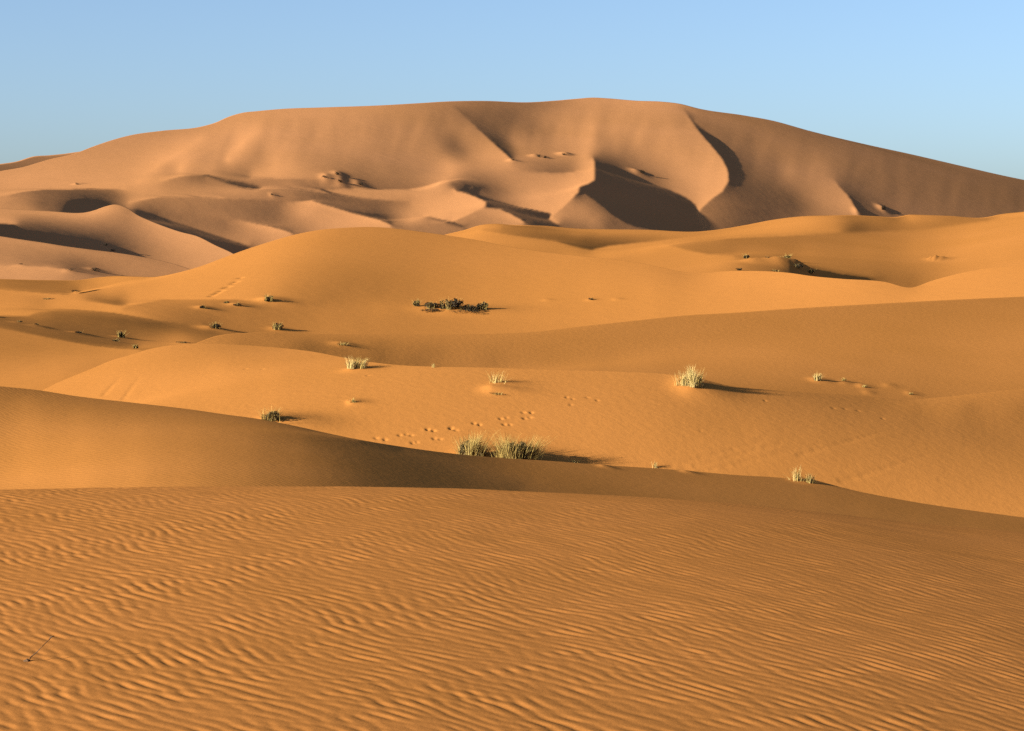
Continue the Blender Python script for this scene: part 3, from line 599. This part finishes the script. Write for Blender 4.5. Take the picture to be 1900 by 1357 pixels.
shape('great', [(606, 330, 0.99, 2.8, 4.8, .6), (626, 325, 0.99, 2.8, 4.8, .6), (634, 340, 0.99, 2.8, 4.8, .6), (664, 344, 0.99, 2.8, 4.8, 1.2), (948, 298, 0.66, 2.1, 3.6, 1.0), (994, 290, 1.32, 2.8, 5.4, .4), (1010, 293, 0.66, 2.1, 3.6, .4), (1043, 286, 1.32, 2.8, 5.4, .4), (1052, 288, 0.66, 2.1, 3.6, .4),
                (1183, 320, 1.32, 3.5, 5.4, .5), (1638, 388, 1.32, 2.8, 5.4, .3), (1592, 395, 0.99, 2.8, 5.4, .3), (143, 342, 0.495, 1.75, 3, .6), (505, 362, 0.33, 1.4, 2.4, .8)])
shape('low', [(175, 502, 0.35, 1.6, 2.5, .8), (128, 503, 0.2, 1.3, 2, .8), (38, 492, 0.2, 1.3, 2, .8)])
shape('hollow', [(210, 466, 0.3, 1.6, 2.5, .8), (195, 456, 0.25, 1.3, 2.5, .6)])
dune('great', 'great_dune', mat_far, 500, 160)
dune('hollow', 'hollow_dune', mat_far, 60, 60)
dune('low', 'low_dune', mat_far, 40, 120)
dune('east', 'east_dune', mat_mid, 60, 70)
dune('orange', 'orange_dune', mat_mid, 40, 24)
dune('band', 'long_dune', mat_near, 26, 10)
dune('valley', 'valley_dune', mat_near, 16, 18)
dune('ridge', 'ridge_dune', mat_ridge, 14, 12)

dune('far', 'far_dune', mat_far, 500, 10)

# ---------------------------------------------------------------- rippled foreground
def ripples(n, cell, lam, ang, seed, spread=0.16, bw=0.16):
    """wind ripples: narrow-band waves that fork, fade and swell; returns phase and strength"""
    rng = np.random.default_rng(seed)
    kx = np.fft.fftfreq(n, cell)[None] * 2 * np.pi; ky = np.fft.fftfreq(n, cell)[:, None] * 2 * np.pi
    k = np.hypot(kx, ky) + 1e-9; th = np.arctan2(ky, kx)
    d = np.angle(np.exp(1j * (th - ang)))
    k0 = 2 * np.pi / lam
    A = np.exp(-0.5 * ((k - k0) / (bw * k0)) ** 2 - 0.5 * (d / spread) ** 2)
    f = np.fft.ifft2(A * np.fft.fft2(rng.standard_normal((n, n))))
    f /= np.sqrt((np.abs(f) ** 2).mean())
    return np.angle(f), np.abs(f)

def front_height(x, Y):
    """smooth body of the near dune: a low ridge across the view, its crest 13 m away"""
    Yc = 13.0
    u = UC + x * F / Yc                                   # where the crest point abreast of x is seen
    k = -(smooth_poly(FRONT_TOP, u) - VH) / F
    zc = k * Yc
    t = Y - Yc
    s0 = 0.0
    near = zc + s0 * t + (k - s0) * 1.3 * (np.exp(np.minimum(t, 0) / 1.3) - 1)
    far = zc + k * t + (-0.42 - k) * np.where(t < 2.0, t * t / 4.0, t - 1.0)
    return np.where(t <= 0, near, far)

nu_, nr_ = 1080, 520
uu = np.concatenate([np.linspace(-2600, -220, 110), np.linspace(-190, 2090, nu_), np.linspace(2120, 4500, 110)])
vrow = np.linspace(0, 1, nr_)
Yr = 1.0 / (1 / 5.3 + (1 / 13.0 - 1 / 5.3) * vrow)
Yr = np.concatenate([Yr, 13.0 + np.array([0.05, 0.1, 0.2, 0.35, 0.5, 0.75, 1, 1.4, 1.8, 2.4, 3, 4, 5, 7, 9])])
UU, YY = np.meshgrid(uu, Yr)
XX = (UU - UC) / F * YY
ZZ = front_height(XX, YY)
CELL, NG = 0.0075, 1536
ph, am = ripples(NG, CELL, 0.061, math.atan2(1.0, 1.45), 11, 0.26, 0.2)
ph2, am2 = ripples(NG, CELL, 0.38, math.atan2(1.0, 1.3), 5, 0.5, 0.4)
prof = np.sin(ph) + 0.22 * np.sin(2 * ph + 0.9)
hgt = 0.00110 * np.minimum(am, 2.0) * prof + 0.0006 * np.minimum(am2, 2) * np.sin(ph2)
WX = 0.035 * np.sin(2.1 * XX + 1.3 * YY) + 0.02 * np.sin(5.3 * XX - 3.1 * YY + 1.0); WY = 0.04 * np.sin(1.7 * YY - 2.6 * XX + 0.5) + 0.02 * np.sin(6.1 * XX + 2.3 * YY)
hx = np.mod((XX + WX + NG * CELL / 2) / CELL, NG - 1.01); hy = np.mod((YY + WY - 4.0) / CELL, NG - 1.01)
ii, jj = hx.astype(int), hy.astype(int); fa, fb = hx - ii, hy - jj
H = ((1 - fa) * (1 - fb) * hgt[jj, ii] + fa * (1 - fb) * hgt[jj, ii + 1] + (1 - fa) * fb * hgt[jj + 1, ii] + fa * fb * hgt[jj + 1, ii + 1])
H *= np.clip((14.2 - YY) / 1.2, 0, 1) * np.clip(0.94 - 0.04 * XX, 0.6, 1.05)
ZZ = ZZ + H
FRONT = np.stack([XX, YY, ZZ], -1)
prop(mesh_from_grid('rippled_dune', FRONT, mat_front), kind='structure')

# ---------------------------------------------------------------- desert floor to the horizon
me = bpy.data.meshes.new('ground')
bm = bmesh.new()
g = 24
vs = [[bm.verts.new((-9000 + 18000 * i / g, -3000 + 15000 * j / g, -14.0)) for i in range(g + 1)] for j in range(g + 1)]
for j in range(g):
    for i in range(g):
        bm.faces.new((vs[j][i], vs[j][i + 1], vs[j + 1][i + 1], vs[j + 1][i]))
bm.to_mesh(me); bm.free(); me.materials.append(mat_mid)
o = bpy.data.objects.new('ground', me); COL.objects.link(o); prop(o, kind='structure')

# ---------------------------------------------------------------- plants
def leaf_mat(name, c, vary=0.35):
    m, nt, bs = new_mat(name)
    L = nt.links.new
    tc = nt.nodes.new('ShaderNodeTexCoord'); n = nt.nodes.new('ShaderNodeTexNoise'); n.inputs['Scale'].default_value = 9; n.inputs['Detail'].default_value = 3
    r = nt.nodes.new('ShaderNodeValToRGB')
    r.color_ramp.elements[0].position = 0.3; r.color_ramp.elements[0].color = tuple(x * (1 - vary) for x in c) + (1,)
    r.color_ramp.elements[1].position = 0.7; r.color_ramp.elements[1].color = tuple(x * (1 + vary) for x in c) + (1,)
    L(tc.outputs['Object'], n.inputs['Vector']); L(n.outputs['Fac'], r.inputs['Fac']); L(r.outputs['Color'], bs.inputs['Base Color'])
    bs.inputs['Roughness'].default_value = 0.75; bs.inputs['Specular IOR Level'].default_value = 0.15
    return m

M_STRAW = leaf_mat('dry_straw', (0.235, 0.178, 0.058))
M_PALE = leaf_mat('bleached_straw', (0.31, 0.25, 0.105), 0.2)
M_GREEN = leaf_mat('grey_green_grass', (0.145, 0.103, 0.030))
M_DARK = leaf_mat('dark_scrub', (0.013, 0.0095, 0.0045))  # near black: shading of the bushes is put into this colour
M_OLIVE = leaf_mat('dead_grass_shade', (0.050, 0.036, 0.013), 0.6)
M_WOOD = leaf_mat('dry_wood', (0.05, 0.028, 0.014))
SAG = math.radians(0)

def blades_mesh(name, rng, n, h, rad, lean, width, mat, wind=0.12, tufts=6):
    """arching grass blades in a few sub-tufts, each blade a tapering strip; outer blades splay low"""
    bm = bmesh.new()
    if n < 120: tufts = 1
    tight = 0.38 if tufts > 1 else 1.0
    cen = [((rad if tufts > 1 else 0.1 * rad) * math.sqrt(rng.uniform(0, 1)), rng.uniform(0, 2 * math.pi), rng.uniform(0.6, 1.0)) for _ in range(tufts)]
    for i in range(n):
        cr, ca, ch = cen[i % tufts]
        q = rad * tight * abs(rng.normal(0, 0.6)); a0 = rng.uniform(0, 2 * math.pi)
        bx, by = cr * math.cos(ca) + q * math.cos(a0), cr * math.sin(ca) + q * math.sin(a0)
        a = math.atan2(by, bx) + rng.normal(0, 0.7)
        rr = min(1.3, math.hypot(bx, by) / max(rad, 1e-6))
        low = rng.uniform() < 0.3
        hh = h * ch * rng.uniform(0.35, 0.6) if low else h * ch * rng.uniform(0.55, 1.0)
        out = lean * (0.3 + 0.7 * rr) * rng.uniform(0.3, 1.3) * (2.2 if low else 1.0)
        ox, oy = math.cos(a) * out + wind * rng.uniform(0.2, 1), math.sin(a) * out
        w = width * rng.uniform(0.6, 1.2)
        t0 = rng.uniform(0, math.pi); wx, wy = math.cos(t0) * w, math.sin(t0) * w
        prev = None
        for k in range(5):
            t = k / 4
            z = hh * (t - 0.15 * t * t) - 0.04 * h * (k == 0)
            x = bx + ox * hh * (0.45 * t + 0.55 * t * t); y = by + oy * hh * (0.45 * t + 0.55 * t * t)
            s = 1 - 0.85 * t
            cur = (bm.verts.new((x - wx * s, y - wy * s, z)), bm.verts.new((x + wx * s, y + wy * s, z)))
            if prev: bm.faces.new((prev[0], prev[1], cur[1], cur[0]))
            prev = cur
    me = bpy.data.meshes.new(name); bm.to_mesh(me); bm.free(); me.materials.append(mat)
    return me

def scrub_mesh(name, rng, n, w, d, h, mat, leaf=0.10):
    """a low rounded bush: leaf clumps through a lumpy volume, branches below"""
    bm = bmesh.new()
    lobes = [(rng.uniform(-0.55, 0.55) * w / 2, rng.uniform(-0.5, 0.5) * d / 2, rng.uniform(0.15, 0.55) * h, rng.uniform(0.35, 0.6)) for _ in range(6)]
    for _ in range(n):
        lx, ly, lz, ls = lobes[rng.integers(len(lobes))]
        v = rng.normal(size=3); v /= np.linalg.norm(v); v *= rng.uniform(0.35, 1.0) ** 0.5
        c = np.array([lx + v[0] * ls * w * 0.42, ly + v[1] * ls * d * 0.42, max(0.02, lz + v[2] * ls * h * 0.7)])
        s = leaf * h * rng.uniform(0.5, 1.4)
        a, b = rng.normal(size=3), rng.normal(size=3)
        a = a / np.linalg.norm(a) * s; b = b / np.linalg.norm(b) * s * 0.6
        bm.faces.new([bm.verts.new(c + a), bm.verts.new(c + b), bm.verts.new(c - a), bm.verts.new(c - b)])
    for _ in range(14):
        lx, ly, lz, ls = lobes[rng.integers(len(lobes))]
        e = np.array([lx, ly, lz]) + rng.normal(size=3) * np.array([w, d, h]) * 0.1
        q = np.array([rng.normal(0, 0.04) * w, rng.normal(0, 0.04) * d, -0.03 * h]); t = 0.02 * h
        p = [bm.verts.new(q + np.array(o) * t) for o in ((1, 0, 0), (-.5, .87, 0), (-.5, -.87, 0))]
        r = [bm.verts.new(e + np.array(o) * t * 0.4) for o in ((1, 0, 0), (-.5, .87, 0), (-.5, -.87, 0))]
        for i in range(3):
            bm.faces.new((p[i], p[(i + 1) % 3], r[(i + 1) % 3], r[i]))
    me = bpy.data.meshes.new(name); bm.to_mesh(me); bm.free(); me.materials.append(mat)
    return me

def link(o, parent=None):
    COL.objects.link(o)
    if parent: o.parent = parent
    return o

def stand(key, u, v):
    p = nearest(key, u, v)
    return Vector((p[0], p[1], p[2]))

def tussock(key, u, v, wpx, hpx, label, group, seed, green=0.5, straw=0.5, pale=0.0, dark=0.0, dens=1.0, lean=0.55, cat='grass tussock', name='grass_tussock', wind=0.12, dk=0.55):
    """wpx, hpx: size the plant has in the photograph"""
    rng = np.random.default_rng(seed)
    p = stand(key, u, v)
    m = p.y / F
    W, H = wpx * m, 1.28 * hpx * m
    t = bpy.data.objects.new(name, None); t.location = p; t.empty_display_size = 0.2; link(t)
    prop(t, label=label, category=cat)
    if group: t['group'] = group
    bw = max(0.004, 0.55 * m) * 0.7
    rad = W * 0.30 if dens >= 1 else W * 0.24
    if green: link(bpy.data.objects.new('green_blades', blades_mesh('green_blades', rng, int(420 * green * dens), H * 0.82, rad, lean, bw, M_GREEN, wind)), t)
    if straw: link(bpy.data.objects.new('dry_blades', blades_mesh('dry_blades', rng, int(420 * straw * dens), H, rad * 1.1, lean, bw, M_STRAW, wind)), t)
    if pale: link(bpy.data.objects.new('seed_stalks', blades_mesh('seed_stalks', rng, int(420 * pale * dens), H * 1.1, rad * 1.1, lean * 0.8, bw, M_PALE, wind)), t)
    if dark: link(bpy.data.objects.new('dead_base', scrub_mesh('dead_base', rng, int(420 * dark), W * 0.8, W * 0.6, H * dk, M_OLIVE, 0.10)), t)  # dead inner clump, its dark colour also stands in for shade among the blades
    return t

def shrub(key, u, v, wpx, hpx, label, group, seed, tip=0.35, cat='shrub', name='desert_shrub', mat=None, leaves=520):
    rng = np.random.default_rng(seed)
    p = stand(key, u, v); m = p.y / F; W, H = wpx * m, hpx * m
    t = bpy.data.objects.new(name, None); t.location = p; t.empty_display_size = 0.2; link(t)
    prop(t, label=label, category=cat)
    if group: t['group'] = group
    link(bpy.data.objects.new('crown', scrub_mesh('crown', rng, leaves, W * 1.1, W * 0.9, H * 0.85, mat or M_DARK, 0.12)), t)
    if tip: link(bpy.data.objects.new('dry_tips', blades_mesh('dry_tips', rng, int(150 * tip), H * 1.5, W * 0.34, 0.5, max(0.01, 0.4 * m) * 0.6, M_STRAW)), t)
    return t

G1, G2, G3, G4 = 'grass tussocks on the open slope', 'dark shrubs in the thicket under the orange dune', 'shrubs scattered on the valley floor', 'distant shrubs on the great dune'
G5, G6 = 'shrubs on the saddle under the great dune', 'small tufts on the long brown dune'
# open slope, near
tussock('valley', 876, 858, 84, 62, 'tall pale straw-green grass tussock left in the big pair behind the shaded ridge', G1, 1, .9, 1.0, .06, .9, 1.5, .5)
tussock('valley', 958, 866, 112, 60, 'broad dense grey-green tussock with dark shaded base, right of its tall pale neighbour', G1, 2, 1.0, .9, 0, 1.9, 1.6, .55, dk=.6)
tussock('valley', 502, 787, 56, 34, 'dark grass tuft with a long black shadow, on the ridge crest left of centre', G1, 3, .45, .15, 0, 1.2, 1, .7)
tussock('valley', 662, 683, 50, 22, 'low bleached tuft just under the middle crest, left of centre', G1, 4, .1, .4, .5, .1, 1, .5)
tussock('valley', 918, 710, 50, 30, 'sparse see-through straw tuft on a sand heap with a slanting shadow', G1, 5, 0, .16, .16, 0, .6, .75)
tussock('valley', 922, 732, 46, 8, 'dark clump added as shade on the sand heap just below the sparse see-through tuft', G1, 18, .1, .06, 0, .6, .6, .9)  # added clump, stands in for the dark shadow streak on the heap
tussock('valley', 1268, 714, 46, 30, 'wispy thin straw tuft touching the left side of the brightest tussock', G1, 6, .05, .3, .3, .05, .7, .4)
tussock('valley', 1292, 716, 36, 36, 'brightest bleached tussock with a long black shadow pointing right', G1, 7, .1, .4, .9, .25, 1.2, .35)
tussock('ridge', 1478, 892, 36, 30, 'sparse upright straw tuft on the ridge crest at right, black shadow beside it', G1, 8, .1, .18, .12, .03, .6, .45)
tussock('ridge', 1503, 896, 26, 20, 'short straw tuft right next to the sparse upright one on the ridge crest', G1, 9, .1, .22, .1, .12, .6, .5)
tussock('valley', 655, 747, 24, 9, 'tiny low tuft with a faint shadow alone on the smooth slope', G1, 10, .15, .1, 0, .1, .6, .8)
tussock('valley', 1064, 862, 40, 12, 'faint low straw tuft on the ridge line just right of the big pair', G1, 11, .15, .2, .05, .05, .6, .7)
tussock('valley', 1215, 868, 12, 14, 'thin upright straw wisp on the ridge line, between the big pair and the sparse tuft', G1, 12, 0, .15, .1, 0, .5, .3)
tussock('valley', 805, 682, 8, 9, 'tiny straw wisp on the middle crest against the brown slope', G1, 13, 0, .12, .1, 0, .4, .3)
# long brown dune
tussock('band', 1518, 706, 22, 15, 'small bright tuft on the brown slope, short shadow to its right', G6, 14, 0, .3, .5, .1, .7, .6)
tussock('band', 1566, 708, 16, 6, 'low scrubby tuft next to the small bright tuft', G6, 15, .1, .25, 0, .1, .5, .8)
tussock('band', 1603, 718, 18, 7, 'low dark-footed tuft in the middle of the rough patch on the brown slope', G6, 16, .1, .25, 0, .15, .5, .8)
tussock('band', 1690, 731, 14, 6, 'low tuft farthest right in the rough patch on the brown slope', G6, 17, .1, .25, 0, .1, .5, .8)
tussock('band', 636, 640, 40, 8, 'flat dark scrub at the narrow left end of the long brown dune', G6, 18, .3, .1, 0, .2, .6, .8)
# thicket
for i, (u, v, w_, h_, lab, tp) in enumerate([
        (774, 568, 16, 16, 'thin upright bush at the left end of the thicket under the orange dune', .5),
        (800, 572, 34, 17, 'dark bush with a pale tip, second from the left in the thicket', .6),
        (838, 574, 52, 24, 'largest black-green bush with pale straw tops, middle of the thicket', .9),
        (872, 576, 46, 15, 'low black bush joining the largest bush to the narrow upright one', .2),
        (896, 574, 24, 20, 'narrow upright dark bush near the right end of the thicket', .6),
        (800, 579, 46, 9, 'flat dark creeping scrub in front of the left part of the thicket', 0),
        (862, 580, 60, 8, 'flat dark creeping scrub in front of the largest bush', 0)]):
    shrub('orange', u, v, w_, h_, lab, G2, 40 + i, tp)
# valley floor
for i, (u, v, w_, h_, lab, tp) in enumerate([
        (499, 559, 20, 13, 'small dark shrub with long thin shadow at the left foot of the orange dune', 1.2),
        (515, 611, 22, 15, 'round dark-hearted shrub with straw stalks standing alone on the flat below the orange dune', 1.0),
        (400, 609, 26, 12, 'shrub half pale and half black where the brown slope meets the lit flat', .5),
        (376, 572, 16, 8, 'small black shrub left of three in a row at the foot of the track', .2),
        (420, 563, 12, 5, 'tiny pale-brown scrub between two small black shrubs at the foot of the track', .6),
        (440, 567, 18, 7, 'small black shrub right of three in a row at the foot of the track', .2),
        (225, 626, 14, 15, 'upright green-brown shrub with long flat shadow on the left valley floor', 1.0),
        (214, 634, 20, 6, 'flat dark scrub just in front of the upright green-brown shrub', .2),
        (252, 647, 10, 9, 'short pale stub of grass at the lower end of the left brown slope', 1.2),
        (340, 637, 26, 5, 'long flat black scrub lying on the bright strip above the rounded crest', .1),
        (147, 618, 18, 6, 'low dark scrub halfway up the left brown slope', .1),
        (69, 604, 14, 5, 'small dark scrub near the left edge, upper right of its twin', .1),
        (36, 598, 14, 4, 'faint dark scrub nearest the left edge on the brown slope', .1),
        (138, 542, 16, 5, 'low dark scrub at the right end of the thin brown band on the far left', .1),
        (88, 556, 26, 4, 'pale-brown flat scrub on the bright left flat', .3),
        (1097, 557, 9, 5, 'lone brown dot of scrub on the bright slope right of the thicket', .3)]):
    shrub('orange', u, v, w_, h_, lab, G3, 60 + i, tp)
# saddle on the right
for i, (u, v, w_, h_, lab, tp) in enumerate([
        (1384, 479, 16, 9, 'small brown shrub leftmost on the saddle under the great dune', .4),
        (1423, 484, 18, 10, 'dark round shrub with a lit sand heap on its left, on the saddle', .15),
        (1448, 485, 26, 9, 'wide dark shrub with pale leaves above, on the saddle', .5),
        (1460, 483, 12, 12, 'pale straw clump at the right end of the saddle shrubs', 1.5),
        (1478, 496, 22, 10, 'black shrub at the start of the long black shadow', .2),
        (1504, 508, 18, 10, 'pale leafy shrub in the middle of the long black shadow', .6),
        (1372, 502, 14, 6, 'small dark shrub lower left on the saddle', .2),
        (1440, 505, 22, 5, 'flat dark scrub along the crest below the saddle shrubs', .2)]):
    shrub('east', u, v, w_, h_, lab, G5, 90 + i, tp)
# far away
for i, (k, u, v, w_, h_, lab) in enumerate([
        ('low', 178, 502, 22, 11, 'black shrub with a dark smear of shadow on the left far flat'),
        ('low', 131, 502, 22, 5, 'low dark shrub left of the black one on the left far flat'),
        ('low', 39, 491, 12, 4, 'small dark shrub farthest left on the far flat'),
        ('hollow', 210, 466, 12, 6, 'dark shrub at the right tail of the long left shadow'),
        ('hollow', 197, 456, 8, 6, 'small dark shrub just above the tail of the long left shadow'),
        ('great', 143, 342, 9, 5, 'lone dark shrub on the bright left flank of the great dune'),
        ('great', 506, 362, 7, 5, 'tiny shrub on the pale strip below the left flank of the great dune'),
        ('great', 603, 329, 14, 6, 'dark shrub leftmost in the cluster below the big bowl'),
        ('great', 625, 324, 9, 8, 'dark shrub topmost in the cluster below the big bowl'),
        ('great', 632, 339, 10, 7, 'dark shrub lower middle in the cluster below the big bowl'),
        ('great', 669, 343, 14, 6, 'dark shrub farthest right in the cluster below the big bowl'),
        ('great', 951, 298, 9, 4, 'black shrub at the lower end of the dark streak below the saddle'),
        ('great', 1000, 290, 8, 7, 'brown shrub left in the pair right of the dark streak'),
        ('great', 1010, 292, 6, 6, 'small brown shrub between the pairs right of the dark streak'),
        ('great', 1048, 287, 11, 6, 'brown shrub nearest to the bright star ridge'),
        ('great', 1192, 322, 12, 8, 'brown shrub on the upper rim of the great shadow'),
        ('great', 1640, 389, 9, 11, 'dark shrub in the notch at the right foot of the great dune')]):
    shrub(k, u, v, w_, h_, lab, G4, 120 + i, 0, leaves=160)

# ---------------------------------------------------------------- dry twig stuck in the rippled sand
def tube(bm, pts, rad):
    ring = []
    for k, p in enumerate(pts):
        d = (Vector(pts[min(k + 1, len(pts) - 1)]) - Vector(pts[max(k - 1, 0)])).normalized()
        a = d.orthogonal().normalized(); b = d.cross(a)
        ring.append([bm.verts.new(Vector(p) + (a * math.cos(t) + b * math.sin(t)) * rad[k]) for t in np.linspace(0, 2 * math.pi, 7)[:-1]])
    for r0, r1 in zip(ring[:-1], ring[1:]):
        for i in range(6):
            bm.faces.new((r0[i], r0[(i + 1) % 6], r1[(i + 1) % 6], r1[i]))
    bm.faces.new(ring[0][::-1]); bm.faces.new(ring[-1])

def mesh_part(name, bm, mat, parent):
    me = bpy.data.meshes.new(name); bm.to_mesh(me); bm.free(); me.materials.append(mat)
    for q in me.polygons: q.use_smooth = True
    return link(bpy.data.objects.new(name, me), parent)

SURF['front'] = FRONT
p = stand('front', 50, 1228); m = p.y / F
t = bpy.data.objects.new('dry_twig', None); t.location = p; link(t)
prop(t, label='thin dry twig stuck in the rippled sand in the foreground', category='twig')
bm = bmesh.new()
tube(bm, [(0, 0, -.01), (6 * m, 0, 8 * m), (17 * m, 0.01, 17 * m), (30 * m, 0.01, 31 * m), (46 * m, 0.0, 46 * m)], [1.3 * m, 1.2 * m, 1.0 * m, .8 * m, .5 * m])
mesh_part('stem', bm, M_WOOD, t)
bm = bmesh.new()
bmesh.ops.create_icosphere(bm, subdivisions=3, radius=1.0)
rng = np.random.default_rng(8)
for v_ in bm.verts:
    k = 1 + 0.22 * math.sin(5 * v_.co.x + 2 * v_.co.z) + 0.15 * math.sin(7 * v_.co.y + 1)
    v_.co = Vector((v_.co.x * 6.0 * m * k, v_.co.y * 4 * m * k, (v_.co.z * 3.2 * k + 1.2) * m))
mesh_part('root_knot', bm, M_WOOD, t)
bm = bmesh.new()
tube(bm, [(40 * m, 0.0, 40 * m), (43 * m, 0.004, 45 * m), (49 * m, 0.006, 47 * m)], [.9 * m, 1.5 * m, .6 * m])
mesh_part('dry_bud', bm, M_WOOD, t)


# ---------------------------------------------------------------- light, sky, camera
sd = bpy.data.lights.new('sun', 'SUN'); sd.energy = SUN_E; sd.angle = math.radians(0.53); sd.color = (1.0, 0.86, 0.66)
so = bpy.data.objects.new('sun', sd); COL.objects.link(so)
so.rotation_euler = Vector([-x for x in LV]).to_track_quat('-Z', 'Y').to_euler()
so.location = (-40, -40, 60)

w = bpy.data.worlds.new('World'); scene.world = w; w.use_nodes = True
nt = w.node_tree; nt.nodes.clear()
sky = nt.nodes.new('ShaderNodeTexSky'); sky.sky_type = 'NISHITA'; sky.sun_disc = False
sky.sun_elevation = SUN_EL; sky.sun_rotation = math.atan2(LV[0], LV[1])
sky.altitude = SKY[1]; sky.air_density = SKY[2]; sky.dust_density = SKY[3]; sky.ozone_density = SKY[4]
bg = nt.nodes.new('ShaderNodeBackground'); bg.inputs['Strength'].default_value = SKY[0]
wo = nt.nodes.new('ShaderNodeOutputWorld')
nt.links.new(sky.outputs['Color'], bg.inputs['Color']); nt.links.new(bg.outputs['Background'], wo.inputs['Surface'])

cd = bpy.data.cameras.new('camera'); cam = bpy.data.objects.new('camera', cd); COL.objects.link(cam)
cd.sensor_fit = 'HORIZONTAL'; cd.sensor_width = 36.0; cd.lens = 36.0 * F / 1900.0
cam.location = (0, 0, 0); cam.rotation_euler = (math.radians(90), 0, 0)
cd.shift_x = 0.0
cd.shift_y = (VH - 1357 / 2) / 1900.0
cd.clip_start = 0.1; cd.clip_end = 20000
scene.camera = cam

scene.view_settings.view_transform = 'Standard'; scene.view_settings.look = 'None'
scene.view_settings.exposure = EXPO; scene.view_settings.gamma = 1.0; scene.view_settings.use_curve_mapping = False
scene.cycles.max_bounces = 6; scene.cycles.diffuse_bounces = 3
scene.cycles.use_denoising = False
